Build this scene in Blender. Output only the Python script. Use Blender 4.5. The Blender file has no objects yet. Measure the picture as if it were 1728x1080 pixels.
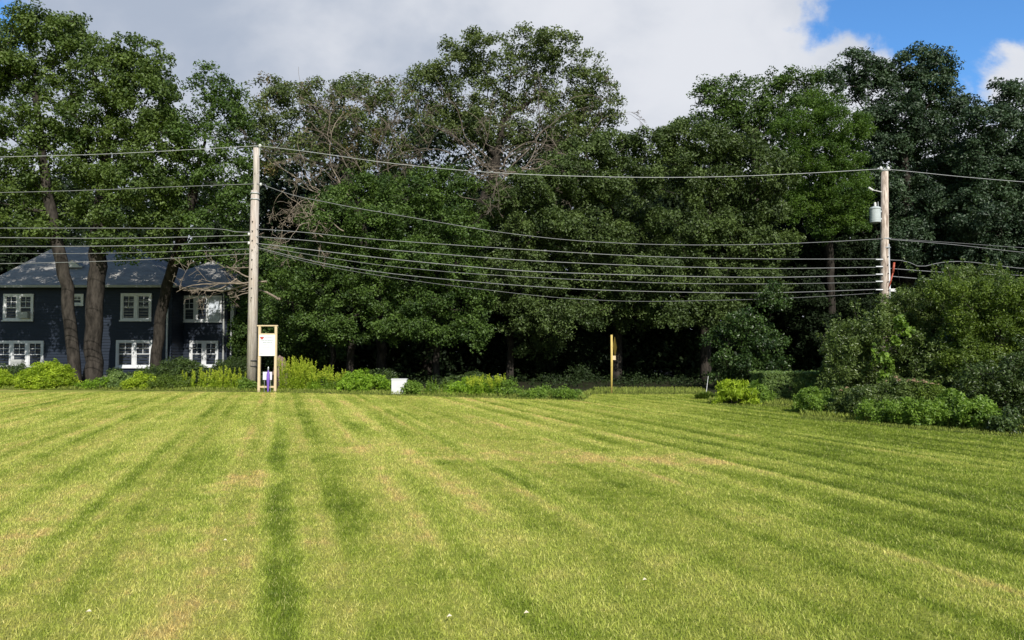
import bpy, math, random
import numpy as np
from mathutils import Vector
random.seed(7)
rng = np.random.default_rng(11)
S = bpy.context.scene
C = S.collection
W0, H0, F0, EYE = 1728, 1080, 1248.0, 1.65
PITCH = math.atan(55/F0)
PI = math.pi

# ------------------------------------------------------------- camera, render
cam = bpy.data.cameras.new('camera'); co = bpy.data.objects.new('camera', cam); C.objects.link(co)
cam.sensor_width = 36; cam.lens = 36*F0/W0; cam.clip_end = 3000; cam.clip_start = 0.1
co.location = (0, 0, EYE); co.rotation_euler = (PI/2 + PITCH, 0, 0)
S.camera = co
S.view_settings.view_transform = 'Standard'; S.view_settings.look = 'None'
S.view_settings.exposure = 0.2; S.view_settings.gamma = 1
S.cycles.max_bounces = 5; S.cycles.diffuse_bounces = 2; S.cycles.glossy_bounces = 2
S.cycles.transmission_bounces = 3; S.cycles.transparent_max_bounces = 8

def at(px, py, Y):
    """world point on the plane at depth Y seen at photo pixel px, py"""
    u = (px-W0/2)/F0; v = (H0/2-py)/F0
    cp, sp = math.cos(PITCH), math.sin(PITCH)
    dy = cp - v*sp; dz = sp + v*cp
    t = Y/dy
    return Vector((u*t, Y, EYE + dz*t))
def gx(px, Y): return (px-W0/2)/F0*Y
def gd(py): return F0*EYE/(py-595.0)

# ------------------------------------------------------------- node helpers
class NT:
    def __init__(s, tree): s.t = tree; s.n = tree.nodes; s.l = tree.links
    def new(s, typ, **kw):
        n = s.n.new(typ)
        for k, v in kw.items(): setattr(n, k, v)
        return n
    def put(s, sock, v):
        if hasattr(v, 'links') or isinstance(v, bpy.types.NodeSocket): s.l.new(v, sock)
        elif v is not None:
            if isinstance(v, tuple) and len(v) == 3 and sock.type == 'RGBA': v = v+(1,)
            sock.default_value = v
    def m(s, op, a, b=None, c=None, clamp=False):
        n = s.new('ShaderNodeMath', operation=op); n.use_clamp = clamp
        s.put(n.inputs[0], a)
        if b is not None: s.put(n.inputs[1], b)
        if c is not None: s.put(n.inputs[2], c)
        return n.outputs[0]
    def noise(s, vec, scale, detail=3, rough=.55, dim='3D', dist=0):
        n = s.new('ShaderNodeTexNoise', noise_dimensions=dim)
        if dim == '1D': s.put(n.inputs['W'], vec)
        else: s.put(n.inputs['Vector'], vec)
        n.inputs['Scale'].default_value = scale; n.inputs['Detail'].default_value = detail
        n.inputs['Roughness'].default_value = rough; n.inputs['Distortion'].default_value = dist
        return n.outputs['Fac']
    def mix(s, f, a, b, typ='MIX'):
        n = s.new('ShaderNodeMix', data_type='RGBA', blend_type=typ)
        s.put(n.inputs[0], f); s.put(n.inputs[6], a); s.put(n.inputs[7], b)
        return n.outputs[2]
    def rng(s, v, a, b, c=0.0, d=1.0, smooth=True):
        n = s.new('ShaderNodeMapRange', interpolation_type='SMOOTHSTEP' if smooth else 'LINEAR')
        s.put(n.inputs[0], v); n.inputs[1].default_value = a; n.inputs[2].default_value = b
        n.inputs[3].default_value = c; n.inputs[4].default_value = d
        return n.outputs[0]
    def comb(s, x, y, z):
        n = s.new('ShaderNodeCombineXYZ'); s.put(n.inputs[0], x); s.put(n.inputs[1], y); s.put(n.inputs[2], z); return n.outputs[0]
    def scale(s, v, xyz):
        n = s.new('ShaderNodeVectorMath', operation='MULTIPLY'); s.put(n.inputs[0], v); n.inputs[1].default_value = xyz; return n.outputs[0]

def newmat(name):
    m = bpy.data.materials.new(name); m.use_nodes = True
    t = NT(m.node_tree); t.n.clear()
    out = t.new('ShaderNodeOutputMaterial')
    p = t.new('ShaderNodeBsdfPrincipled'); t.l.new(p.outputs[0], out.inputs[0])
    return m, t, p, out

def plain(name, c, rough=.6, var=.15, nscale=6, metallic=0, stretch=(1,1,1), bump=0.0, spec=.4, c2=None):
    m, t, p, out = newmat(name)
    oc = t.scale(t.new('ShaderNodeTexCoord').outputs['Object'], stretch)
    f = t.noise(oc, nscale, 5, .65)
    lo = tuple(max(0, x*(1-var)) for x in c); hi = tuple(min(1, x*(1+var)) for x in (c2 or c))
    t.put(p.inputs['Base Color'], t.mix(t.rng(f, .3, .7), lo, hi))
    p.inputs['Roughness'].default_value = rough; p.inputs['Metallic'].default_value = metallic
    p.inputs['Specular IOR Level'].default_value = spec
    if bump:
        b = t.new('ShaderNodeBump'); b.inputs['Distance'].default_value = bump; t.put(b.inputs['Height'], f)
        t.l.new(b.outputs[0], p.inputs['Normal'])
    return m

def leafmat(name, lo, hi, trans=.3, rough=.42, spec=.5, third=None):
    m, t, p, out = newmat(name)
    a = t.new('ShaderNodeAttribute', attribute_name='tint')
    col = t.mix(a.outputs['Fac'], lo, hi)
    if third:
        b = t.new('ShaderNodeAttribute', attribute_name='odd')
        col = t.mix(b.outputs['Fac'], col, third)
    t.put(p.inputs['Base Color'], col)
    p.inputs['Roughness'].default_value = rough; p.inputs['Specular IOR Level'].default_value = spec
    tr = t.new('ShaderNodeBsdfTranslucent')
    t.put(tr.inputs[0], t.mix(1.0, col, (1.15, 1.2, .5, 1), 'MULTIPLY'))
    ms = t.new('ShaderNodeMixShader'); ms.inputs[0].default_value = trans
    t.l.new(p.outputs[0], ms.inputs[1]); t.l.new(tr.outputs[0], ms.inputs[2]); t.l.new(ms.outputs[0], out.inputs[0])
    return m

# ------------------------------------------------------------- mesh helpers
class MB:
    def __init__(s): s.V = []; s.Q = []; s.T = []; s.P = []; s.n = 0
    def add(s, v, q=None, tri=None, poly=None):
        v = np.asarray(v, dtype=np.float64).reshape(-1, 3)
        if q is not None and len(q): s.Q.append(np.asarray(q, dtype=np.int64)+s.n)
        if tri is not None and len(tri): s.T.append(np.asarray(tri, dtype=np.int64)+s.n)
        if poly:
            for p in poly: s.P.append([i+s.n for i in p])
        s.V.append(v); s.n += len(v)
    def box(s, x0, x1, y0, y1, z0, z1):
        v = [(x0,y0,z0),(x1,y0,z0),(x1,y1,z0),(x0,y1,z0),(x0,y0,z1),(x1,y0,z1),(x1,y1,z1),(x0,y1,z1)]
        s.add(v, [(0,3,2,1),(4,5,6,7),(0,1,5,4),(1,2,6,5),(2,3,7,6),(3,0,4,7)])
    def obox(s, c, ax, ay, az):   # centre and three half-axes
        c, ax, ay, az = map(np.array, (c, ax, ay, az))
        v = [c+i*ax+j*ay+k*az for k in (-1,1) for i, j in ((-1,-1),(1,-1),(1,1),(-1,1))]
        s.add(v, [(0,3,2,1),(4,5,6,7),(0,1,5,4),(1,2,6,5),(2,3,7,6),(3,0,4,7)])
    def tube(s, pts, rad, sides=6, cap=True):
        P = np.asarray(pts, dtype=float); n = len(P)
        if n < 2: return
        R = np.full(n, rad, dtype=float) if np.isscalar(rad) else np.asarray(rad, float)
        T = np.gradient(P, axis=0); T /= np.linalg.norm(T, axis=1)[:, None]+1e-9
        ref = np.array([0, 0, 1.0]) if abs(T[:, 2]).mean() < .8 else np.array([1.0, 0, 0])
        A = np.cross(T, ref); A /= np.linalg.norm(A, axis=1)[:, None]+1e-9
        B = np.cross(T, A)
        th = np.arange(sides)*2*PI/sides
        v = P[:, None]+R[:, None, None]*(np.cos(th)[None, :, None]*A[:, None]+np.sin(th)[None, :, None]*B[:, None])
        q = []
        i = np.arange(n-1)[:, None]*sides; j = np.arange(sides)[None]; k = (j+1) % sides
        q = np.stack([i+j, i+k, i+sides+k, i+sides+j], -1).reshape(-1, 4)
        pol = [list(range(sides))[::-1], [(n-1)*sides+a for a in range(sides)]] if cap else None
        s.add(v.reshape(-1, 3), q, poly=pol)
    def lathe(s, c, prof, sides=16, axis='z'):
        th = np.arange(sides)*2*PI/sides; v = []
        for r, h in prof:
            for a in th: v.append((c[0]+r*math.cos(a), c[1]+r*math.sin(a), c[2]+h))
        n = len(prof); q = [(i*sides+j, i*sides+(j+1) % sides, (i+1)*sides+(j+1) % sides, (i+1)*sides+j) for i in range(n-1) for j in range(sides)]
        s.add(v, q, poly=[list(range(sides))[::-1], [(n-1)*sides+a for a in range(sides)]])
    def build(s, name, mat, parent=None, smooth=False, attrs=None, origin=None):
        V = np.concatenate(s.V) if s.V else np.zeros((0, 3))
        org = Vector((0, 0, 0))
        if parent is not None: org = parent.matrix_world_loc if hasattr(parent, 'matrix_world_loc') else abs_loc(parent)
        o_loc = Vector((0, 0, 0))
        if origin is not None and parent is None: o_loc = Vector(origin); org = o_loc
        V = V-np.array(org)
        loops = []; starts = []; k = 0
        if s.Q:
            q = np.concatenate(s.Q); loops.append(q.ravel()); starts.append(np.arange(len(q))*4+k); k += q.size
        if s.T:
            q = np.concatenate(s.T); loops.append(q.ravel()); starts.append(np.arange(len(q))*3+k); k += q.size
        for p in s.P: loops.append(np.array(p)); starts.append(np.array([k])); k += len(p)
        L = np.concatenate(loops).astype(np.int32); ST = np.concatenate(starts).astype(np.int32)
        me = bpy.data.meshes.new(name)
        me.vertices.add(len(V)); me.vertices.foreach_set('co', V.astype(np.float32).ravel())
        me.loops.add(len(L)); me.loops.foreach_set('vertex_index', L)
        me.polygons.add(len(ST)); me.polygons.foreach_set('loop_start', ST)
        if attrs:
            for an, av in attrs.items():
                at_ = me.attributes.new(an, 'FLOAT', 'FACE'); at_.data.foreach_set('value', np.asarray(av, np.float32))
        me.update(calc_edges=True); me.validate()
        me.polygons.foreach_set('use_smooth', np.full(len(ST), bool(smooth)))
        me.materials.append(mat)
        o = bpy.data.objects.new(name, me); C.objects.link(o); o.location = o_loc
        if parent is not None: o.parent = parent
        return o
def abs_loc(o):
    v = Vector(o.location)
    while o.parent is not None: o = o.parent; v += Vector(o.location)
    return v
def tag(o, label=None, cat=None, group=None, kind=None):
    if label: o['label'] = label
    if cat: o['category'] = cat
    if group: o['group'] = group
    if kind: o['kind'] = kind
    return o
def thing(name, loc, label, cat, group=None):
    o = bpy.data.objects.new(name, None); C.objects.link(o); o.location = loc; o.empty_display_size = .3
    return tag(o, label, cat, group)

def norm(a): return a/(np.linalg.norm(a, axis=-1, keepdims=True)+1e-9)
def leaves(mb, Cn, N, L, wr=.55, fold=.12, T=None):
    n = len(Cn)
    if T is None: T = rng.normal(size=(n, 3))
    T = norm(T-(T*N).sum(1)[:, None]*N); B = np.cross(N, T)
    L = L[:, None]; w = L*wr
    # kite with the widest point off centre
    V = np.stack([Cn+T*L*.5, Cn+B*w*.5+N*w*fold+T*L*.08, Cn-T*L*.5, Cn-B*w*.5+N*w*fold+T*L*.08], 1).reshape(-1, 3)
    mb.add(V, np.arange(n*4).reshape(n, 4))

# ------------------------------------------------------------- materials
M = {}
M['bark'] = plain('bark', (.042,.036,.03), .9, .6, 5, stretch=(1,1,.3), bump=.05, spec=.15)  # strong mottle also puts patchy tree shade into the bark colour
M['bark_dark'] = plain('bark_dark', (.04,.034,.028), .9, .5, 9, stretch=(1,1,.22), bump=.04, spec=.15)
M['deadtwig'] = plain('dead_twig', (.15,.125,.10), .9, .35, 7, spec=.1)
M['deadwood'] = plain('deadwood', (.25,.205,.16), .85, .35, 7, spec=.2)
M['oak_left'] = leafmat('oak_left', (.045,.082,.018), (.15,.215,.045), .3, .5, 0.38)
M['oak_mid'] = leafmat('oak_mid', (.038,.064,.017), (.125,.18,.048), .28, .5, 0.38)
M['olive'] = leafmat('olive', (.05,.078,.022), (.165,.215,.06), .28, .5, 0.38, third=(.2,.12,.06))
M['green'] = leafmat('green', (.034,.07,.015), (.115,.19,.035), .3, .5, 0.38)
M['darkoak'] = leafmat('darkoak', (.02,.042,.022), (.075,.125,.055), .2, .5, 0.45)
M['bright'] = leafmat('bright', (.04,.09,.012), (.125,.215,.028), .35, .5, .35)
M['back'] = leafmat('back', (.008,.016,.007), (.024,.04,.012), .1, .6, .15)  # near-black leaf colour; the wood's deep shade is put into it
M['shrub_olive'] = leafmat('shrub_olive', (.055,.09,.018), (.18,.25,.06), .3, .4, .55)
M['shrub_yellow'] = leafmat('shrub_yellow', (.06,.105,.014), (.19,.27,.038), .35, .45, .4)
M['shrub_dark'] = leafmat('shrub_dark', (.03,.055,.014), (.1,.155,.035), .25, .42, .5)
M['bedgreen'] = leafmat('bedgreen', (.08,.15,.018), (.26,.4,.055), .35, .45, .4)
M['lime'] = leafmat('lime', (.19,.29,.015), (.48,.6,.05), .42, .5, .3)
M['spike'] = leafmat('spike', (.34,.42,.03), (.66,.72,.09), .4, .55, .3)
M['limegreen'] = leafmat('limegreen', (.12,.23,.014), (.37,.56,.05), .38, .45, .35)
M['rosy'] = leafmat('rosy', (.2,.13,.08), (.42,.3,.18), .3, .7, .2)
M['yew'] = leafmat('yew', (.022,.04,.01), (.08,.13,.022), .15, .5, .4)
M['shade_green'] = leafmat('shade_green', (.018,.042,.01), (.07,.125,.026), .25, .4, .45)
M['under'] = leafmat('under', (.01,.02,.006), (.038,.062,.017), .15, .55, .2)  # darkened leaf colour carries the shade beneath the trees
M['weed'] = leafmat('weed', (.14,.19,.035), (.42,.48,.1), .4, .6, .2)
M['hedge'] = leafmat('hedge', (.08,.14,.035), (.24,.34,.09), .2, .45, .4)

# ------------------------------------------------------------- foliage
def lobe_clumps(lobes, Y, crad, density=1.0, squash=1.0, depthk=1.0):
    """clump centres on and in each ellipsoid lobe (pixels in the photo, depth Y)"""
    out = []; nrm = []; rad = []
    for lb in lobes:
        cx, cy, rx, ry = lb[:4]; dY = lb[4] if len(lb) > 4 else random.uniform(-.8, .8)*rx*Y/F0*.7
        c = np.array(at(cx, cy, Y+dY)); k = (Y+dY)/F0
        R = np.array([rx*k, .5*(rx+ry)*k*depthk, ry*k])
        area = 4*PI*((R[0]*R[1])**1.6/3+(R[0]*R[2])**1.6/3+(R[1]*R[2])**1.6/3)**(1/1.6)
        n = max(4, int(area/(PI*crad*crad)*1.15*density))
        d = norm(rng.normal(size=(n, 3)))
        # fewer clumps on the side turned away from the lawn
        keep = (d[:, 1] < .35) | (rng.random(n) < .45); d = d[keep]; n = len(d)
        f = 1-np.abs(rng.normal(0, .3, n)); f = np.where(rng.random(n) < .12, rng.uniform(1.0, 1.16, n), f)
        p = c+d*R*np.clip(f, .15, 1.2)[:, None]
        out.append(p); nrm.append(norm(d/R*R.min())); rad.append(np.full(n, crad)*rng.uniform(.65, 1.35, n))
    return np.concatenate(out), np.concatenate(nrm), np.concatenate(rad)

def crown_mesh(P, Nn, R, leaf, per, mat, parent, name='crown', wr=.55, up=.55, droop=.55, odd=.0, zmin=.05):
    mb = MB(); n = len(P)
    cnt = np.maximum(6, (per*(R/R.mean())**2*rng.uniform(.6, 1.4, n))).astype(int)
    idx = np.repeat(np.arange(n), cnt); m = len(idx)
    # each clump is a loose flattened spray, tilted at random
    tilt = norm(rng.normal(size=(n, 3))*.55+np.array([0, 0, 1.0])+Nn*.5)
    g = norm(rng.normal(size=(m, 3)))*(rng.random(m)**.45)[:, None]
    g -= (g*tilt[idx]).sum(1)[:, None]*tilt[idx]*(1-droop)
    pos = P[idx]+g*R[idx][:, None]
    ok = pos[:, 2] > zmin; pos = pos[ok]; idx = idx[ok]; g = g[ok]; m = len(idx)
    N = norm(rng.normal(size=(m, 3))*.75+np.array([0, -.1, 1.0])*up+Nn[idx]*.3+g*.4)
    leaves(mb, pos, N, leaf*rng.uniform(.65, 1.3, m), wr)
    tint = np.clip(.5+(rng.normal(0, .22, n))[idx]+rng.normal(0, .17, m), 0, 1)
    at_ = {'tint': tint}
    if odd: at_['odd'] = np.where((rng.random(n) < odd)[idx], rng.uniform(.3, .9, m), 0)
    return mb.build(name, mat, parent, attrs=at_)

def skeleton(trunk, P, rtrunk, rtip=.012, step=.9, maxpts=900):
    """limbs: join every clump centre to the nearest earlier node; radii follow the pipe rule"""
    tr = np.array(trunk, float)
    # resample trunk
    seg = np.linalg.norm(np.diff(tr, axis=0), axis=1); s = np.concatenate([[0], np.cumsum(seg)])
    m = max(4, int(s[-1]/.6)); tt = np.linspace(0, s[-1], m)
    tp = np.stack([np.interp(tt, s, tr[:, i]) for i in range(3)], 1)
    tp[1:-1] += rng.normal(0, .035, (m-2, 3))*np.array([1, 1, .2])
    nodes = [*tp]; par = [-1]+list(range(m-1)); dep = list(tt)
    first_ok = int(m*.38)
    chains = [list(range(m))]
    if len(P) > maxpts: P = P[rng.choice(len(P), maxpts, replace=False)]
    ref = tp[int(m*.7)]
    order = np.argsort(np.linalg.norm(P-ref, axis=1)+rng.normal(0, .3, len(P)))
    cap = len(P)*10+m+10
    A = np.zeros((cap, 3)); A[:m] = tp; D = np.zeros(cap); D[:m] = tt; k = m
    for i in order:
        p = P[i]
        d = np.linalg.norm(A[first_ok:k]-p, axis=1)
        lowpen = np.maximum(0, A[first_ok:k, 2]-p[2])*.5
        j = int(np.argmin(d+.12*D[first_ok:k]+lowpen))+first_ok
        L = np.linalg.norm(p-A[j]); ns = min(9, max(1, int(L/step)))
        ch = [j]; a = A[j].copy()
        bow = np.array([0, 0, 1.0])*L*.1+rng.normal(0, .07, 3)*L
        for q in range(1, ns+1):
            f = q/ns; b = a*(1-f)+p*f+bow*math.sin(PI*f)+(rng.normal(0, .05, 3)*step if q < ns else 0)
            A[k] = b; D[k] = D[j]+L*f; par.append(ch[-1]); ch.append(k); k += 1
        chains.append(ch)
    r = np.zeros(k); kids = np.zeros(k); par = np.array(par)
    acc = np.zeros(k)
    for i in range(k-1, -1, -1):
        r[i] = acc[i]**(1/2.15) if acc[i] > 0 else rtip
        if par[i] >= 0: acc[par[i]] += r[i]**2.15
    sc = rtrunk/max(r[0], 1e-6)
    r = rtip*.8+(r-rtip)*sc if sc < 1 else r*np.linspace(1, 1, k)
    # scale towards asked trunk radius
    f = rtrunk/r[0]; r = np.where(r > .04, .04+(r-.04)*((rtrunk-.04)/(r[0]-.04)), r)
    return A[:k], r, chains

def limbs_mesh(A, r, chains, mat, parent, name='trunk', flare=1.35):
    mb = MB()
    for ci, ch in enumerate(chains):
        P = A[ch]; R = r[ch].copy()
        if ci == 0:
            R[0] *= flare; R[1] *= 1+(flare-1)*.4
            mb.tube(P, R, 12)
        else:
            R[0] = min(R[0], R[1]*1.25)
            mb.tube(P, R, 7 if R[0] > .08 else 4, cap=False)
    return mb.build(name, mat, parent, smooth=True)

def grow(p, d, L, r, depth, chains, curl=.35, sag=.0, nch=(2, 4)):
    p = np.array(p, float); d = norm(np.array(d, float)); n = max(5, int(L/.22)); pts = [p.copy()]; rad = [r]
    kids = []; spin = rng.normal(0, curl*.5, 3)
    for i in range(n):
        d = norm(d+rng.normal(0, curl*.42, 3)+spin*.25+np.array([0, 0, -sag])*.1)
        if rng.random() < .12: spin = rng.normal(0, curl*.8, 3)
        p = p+d*L/n; pts.append(p.copy()); rad.append(max(.008, r*(1-.72*(i+1)/n)))
        if depth > 0 and i > 0: kids.append((p.copy(), d.copy(), rad[-1], i/n))
    chains.append((np.array(pts), np.array(rad)))
    if depth > 0 and kids:
        for _ in range(random.randint(*nch)):
            q = kids[rng.integers(len(kids))]
            dd = norm(q[1]+rng.normal(0, .75, 3))
            grow(q[0], dd, L*random.uniform(.35, .62)*(1.1-.4*q[3]), q[2]*.72, depth-1, chains, curl, sag, nch)
def dead(specs, parent, name='dead_branch', mat=None, label=None):
    """specs: (x0,y0,x1,y1,Y,dY,r,depth) in photo pixels"""
    mat0 = mat
    for sp in specs:
        mat = mat0; x0, y0, x1, y1, Y, dY, r, dp = sp[:8]; curl = sp[8] if len(sp) > 8 else .35
        a = np.array(at(x0, y0, Y)); b = np.array(at(x1, y1, Y+dY)); L = np.linalg.norm(b-a)
        if parent.get('category') == 'tree': r = r*.68; mat = mat or (M['deadtwig'] if x0 > 590 or y0 < 300 else None)
        ch = []; grow(a, b-a, L, r, dp, ch, curl, .2)
        mb = MB()
        for P, R in ch: mb.tube(P, R, 5, cap=False)
        o = mb.build(name, mat or M['deadwood'], parent, smooth=True)
        if label: o['label'] = label

def tree(name, label, cat, base, trunk_px, Y, r, lobes, mat, leaf=.2, per=70, crad=.55, dens=1.0, bark=None, dead_specs=None,
         odd=0, group=None, depthk=1.0, up=.55, wr=.55):
    back = 0 if bark is None else 2.6; b = at(base[0], 650, Y+back); b.z = 0
    t = thing(name, b, label, cat, group)
    tp = [np.array(b)-np.array([0, 0, .15])]
    for q in trunk_px:
        tp.append(np.array(at(q[0], q[1], Y+back*max(0, min(1, (q[1]-300)/250)))))
    lobes = [(l[0], l[1], l[2]*1.08, l[3]*1.08)+tuple(l[4:]) for l in lobes]
    P, Nn, R = lobe_clumps(lobes, Y, crad*1.08, dens*1.45, depthk=depthk); per = per*1.5; leaf = leaf*.86
    crown_mesh(P, Nn, R, leaf, per, mat, t, odd=odd, up=up, wr=wr)
    A, rr, ch = skeleton(tp, P, r)
    limbs_mesh(A, rr, ch, bark or M['bark'], t)
    if dead_specs: dead(dead_specs, t)
    return t

G_T = 'trees of the wood behind the lawn'
tree('oak_tree', 'tall broad oak with the thickest trunk, standing in front of the blue house', 'tree', (158,), [(158,600),(160,520),(165,440),(172,340),(182,240),(190,170)], 39, .42,
     [(180,130,62,50),(120,75,60,42),(85,50,45,28),(235,95,50,40),(268,130,28,30),(150,190,70,45),(240,170,55,45),(205,235,75,38),(265,250,50,40),
      (160,285,65,32),(235,310,60,32),(190,350,60,30),(270,370,40,26),(130,360,50,24),(215,402,50,18),(190,415,26,12),(255,425,26,12)],
     M['oak_left'], .2, 78, .5, .78, group=G_T)
tree('oak_tree', 'oak with a slimmer bent grey trunk leaning left beside the thickest trunk', 'tree', (127,), [(124,590),(116,520),(106,450),(96,410),(80,340),(70,240),(60,150)], 37.5, .29,
     [(35,70,45,35),(70,45,45,26),(15,120,45,45),(75,140,40,38),(25,205,48,38),(85,230,38,32),(-30,110,50,60),(-45,230,50,60),(30,285,50,34),
      (-30,330,60,40),(70,325,40,28),(20,365,50,28),(80,385,35,18),(-20,395,50,18)],
     M['oak_left'], .2, 75, .5, .8, group=G_T)
tree('oak_tree', 'dark leaning oak in front of the right wing of the blue house', 'tree', (262,), [(264,600),(270,540),(282,480),(300,425),(322,340),(345,240),(345,180)], 39.5, .30,
     [(345,140,33,28),(372,190,40,34),(315,200,40,34),(400,180,26,26),(345,240,52,35),(405,245,35,40),(300,275,45,32),(370,300,52,36),(310,335,50,34),
      (400,350,34,40),(350,380,50,26),(405,420,22,32),(290,385,40,18),(235,428,30,13),(330,425,26,14),(385,440,24,16)],
     M['green'], .19, 78, .5, .66, bark=M['bark_dark'], group=G_T)
tree('oak_tree', 'thin-crowned oak tangled with bare dead branches right of the left utility pole', 'tree', (645,), [(644,600),(642,540),(625,450),(600,350),(575,270),(565,200)], 43, .28,
     [(450,160,34,24),(500,165,38,26),(555,160,45,28),(610,158,45,28),(660,165,38,30),(450,215,40,32),(525,215,50,35),(600,215,55,35),(665,225,40,35),
      (470,275,34,26),(560,270,50,25),(640,285,50,26)],
     M['olive'], .19, 52, .5, .85, odd=.08, group=G_T,
     dead_specs=[(575,310,450,190,40,-.5,.06,4),(560,330,445,300,38.5,-.5,.06,4,.5),(600,300,500,190,40,0,.06,4),(610,290,560,170,40,0,.05,4),(590,330,470,260,39,-1,.06,4),
                 (640,290,620,190,40,0,.05,4),(660,300,600,210,39.5,0,.05,4),(560,380,450,330,36.2,-.3,.045,4,.5),(580,390,460,365,36,-.3,.045,4,.5),(600,330,540,250,38.8,0,.045,4),
                 (550,190,490,120,41,0,.025,3),(620,180,535,135,41,0,.025,3),(640,240,570,190,39.5,0,.05,4),(520,270,445,205,39,0,.04,4),(530,340,500,430,36.5,0,.04,4,.45),
                 (660,220,600,140,40.5,0,.04,4),(680,260,640,180,39.5,0,.05,4),(600,270,520,235,38.8,0,.04,4,.4),(700,280,620,240,38.8,0,.05,4,.4),(480,320,440,380,36.5,0,.03,3,.5),(500,300,455,270,38,0,.03,4,.4)])
tree('oak_tree', 'tallest spreading oak in the middle, bare twigs poking from its crown', 'tree', (718,), [(722,610),(735,560),(765,470),(800,380),(835,290),(850,200)], 46, .3,
     [(765,108,45,34),(822,85,42,32),(880,85,40,34),(938,75,42,28),(985,108,32,30),(1022,160,30,32),(725,150,45,40),(800,155,55,40),(880,155,55,40),(950,150,50,40),
      (1005,200,38,32),(745,215,48,32),(825,215,50,30),(960,220,50,30),(900,225,45,26)],
     M['olive'], .2, 62, .52, .82, bark=M['bark_dark'], group=G_T,
     dead_specs=[(850,300,980,150,42.5,0,.09,4),(860,290,1040,200,42,0,.08,4),(830,300,760,150,42.5,0,.08,4),(850,280,880,120,43,0,.07,4),(800,330,700,210,40.5,0,.07,4),
                 (880,290,990,230,40,-.5,.06,4),(870,300,740,270,39.5,-.5,.06,4,.4),(830,270,700,160,41.5,0,.06,4),(900,260,1040,150,42,0,.05,4),(960,170,1035,120,43,0,.04,3),
                 (900,230,960,120,42.8,0,.05,4),(760,300,690,250,39.5,0,.05,4,.4),(850,260,780,190,40.5,0,.05,4),(900,270,1000,250,39.5,0,.045,4,.4),(760,260,690,190,40,0,.045,4),(820,240,860,150,41.5,0,.045,4),
                 (990,230,1050,170,42,0,.035,4),(720,240,680,150,41,0,.035,4),(940,250,890,180,40.5,0,.04,4)])
G_D = None
tree('maple_tree', 'leafy tree with low bright boughs just right of the left utility pole and sign', 'tree', (590,), [(592,600),(600,520),(610,440),(620,370)], 38, .2,
     [(560,335,38,22),(620,325,48,30),(565,375,48,34),(640,385,55,38),(545,435,50,36),(620,450,55,38),(560,495,50,28),(500,485,32,24),(640,500,45,26),(540,550,44,22),(600,555,44,22),(660,550,40,20),(470,545,34,45,2.5),(490,450,34,28,2)],
     M['green'], .17, 80, .45, 1.0, bark=M['bark_dark'], group=G_T,
     dead_specs=[(545,400,440,355,36.3,-.4,.05,4,.5),(560,370,445,330,36.3,-.3,.045,4,.5),(540,372,495,415,36,0,.03,2,.5)])
tree('maple_tree', 'leafy tree with hanging sprays reaching lowest, behind the white box in the flower bed', 'tree', (735,), [(738,590),(735,520),(730,440),(728,380)], 37.5, .17,
     [(690,320,48,28),(755,315,45,30),(715,370,50,35),(780,385,45,38),(700,435,52,34),(765,450,50,36),(720,500,50,26),(790,510,38,26),(735,552,45,24),(690,540,34,24),(790,560,36,22)],
     M['green'], .17, 80, .45, 1.0, bark=M['bark_dark'], group=G_T,
     dead_specs=[(775,330,845,390,35.6,-.3,.035,2,.4)])
tree('maple_tree', 'dark leafy tree directly below the dead limbs of the tallest oak', 'tree', (860,), [(862,590),(865,520),(870,430),(880,340)], 39.5, .2,
     [(830,345,45,32),(890,320,50,34),(950,300,45,36),(860,400,50,38),(925,385,50,40),(840,460,48,34),(910,460,52,36),(870,525,52,30),(950,530,46,32),(900,575,44,22,2.5)],
     M['oak_mid'], .18, 78, .48, 1.0, bark=M['bark_dark'], group=G_T,
     dead_specs=[(870,290,820,300,38.3,-.6,.06,3,.4),(880,285,960,310,38.3,-.6,.06,3,.4),(840,290,830,350,37.8,0,.035,3,.3),(836,300,850,350,37.8,0,.03,2,.3),(930,260,1040,240,41,0,.06,4),(870,290,740,290,38.5,-.5,.07,3,.3),(850,280,760,330,38.5,-.5,.05,3,.35)])
tree('oak_tree', 'rounded dark oak left of the yellow post, dense to near the ground', 'tree', (1040,), [(1042,600),(1045,520),(1035,420),(1030,330)], 41, .26,
     [(985,262,42,28),(1040,250,45,28),(1090,245,42,26),(985,320,52,38),(1060,315,58,42),(1000,395,56,42),(1080,390,56,42),(1010,465,55,36),(1085,465,52,36),(1010,520,50,28),(1075,525,50,28)],
     M['oak_mid'], .185, 82, .5, 1.05, bark=M['bark_dark'], group=G_T)
tree('oak_tree', 'wide domed oak whose low edge hangs over the dark gap right of the yellow post', 'tree', (1190,), [(1190,600),(1192,520),(1195,430),(1200,330)], 40, .3,
     [(1140,240,44,26),(1195,240,48,28),(1250,258,48,32),(1300,290,38,34),(1150,300,56,42),(1225,315,60,42),(1290,350,45,38),(1155,385,58,42),(1230,395,58,40),(1295,415,42,36),
      (1150,460,52,34),(1225,465,52,36),(1285,480,38,30),(1150,525,50,26),(1210,530,46,24)],
     M['oak_mid'], .185, 82, .5, 1.05, bark=M['bark_dark'], group=G_T)
tree('elm_tree', 'taller pale-topped tree rising behind the domed oak', 'tree', (1280,), [(1280,600),(1280,450),(1275,300),(1270,220)], 51, .3,
     [(1195,158,26,20),(1232,160,34,28),(1280,150,42,28),(1330,145,42,26),(1378,152,36,28),(1215,200,42,34),(1285,195,52,34),(1350,195,50,34),(1152,208,22,14),(1180,215,30,18)],
     M['green'], .22, 62, .55, .9, group=G_T)
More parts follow.
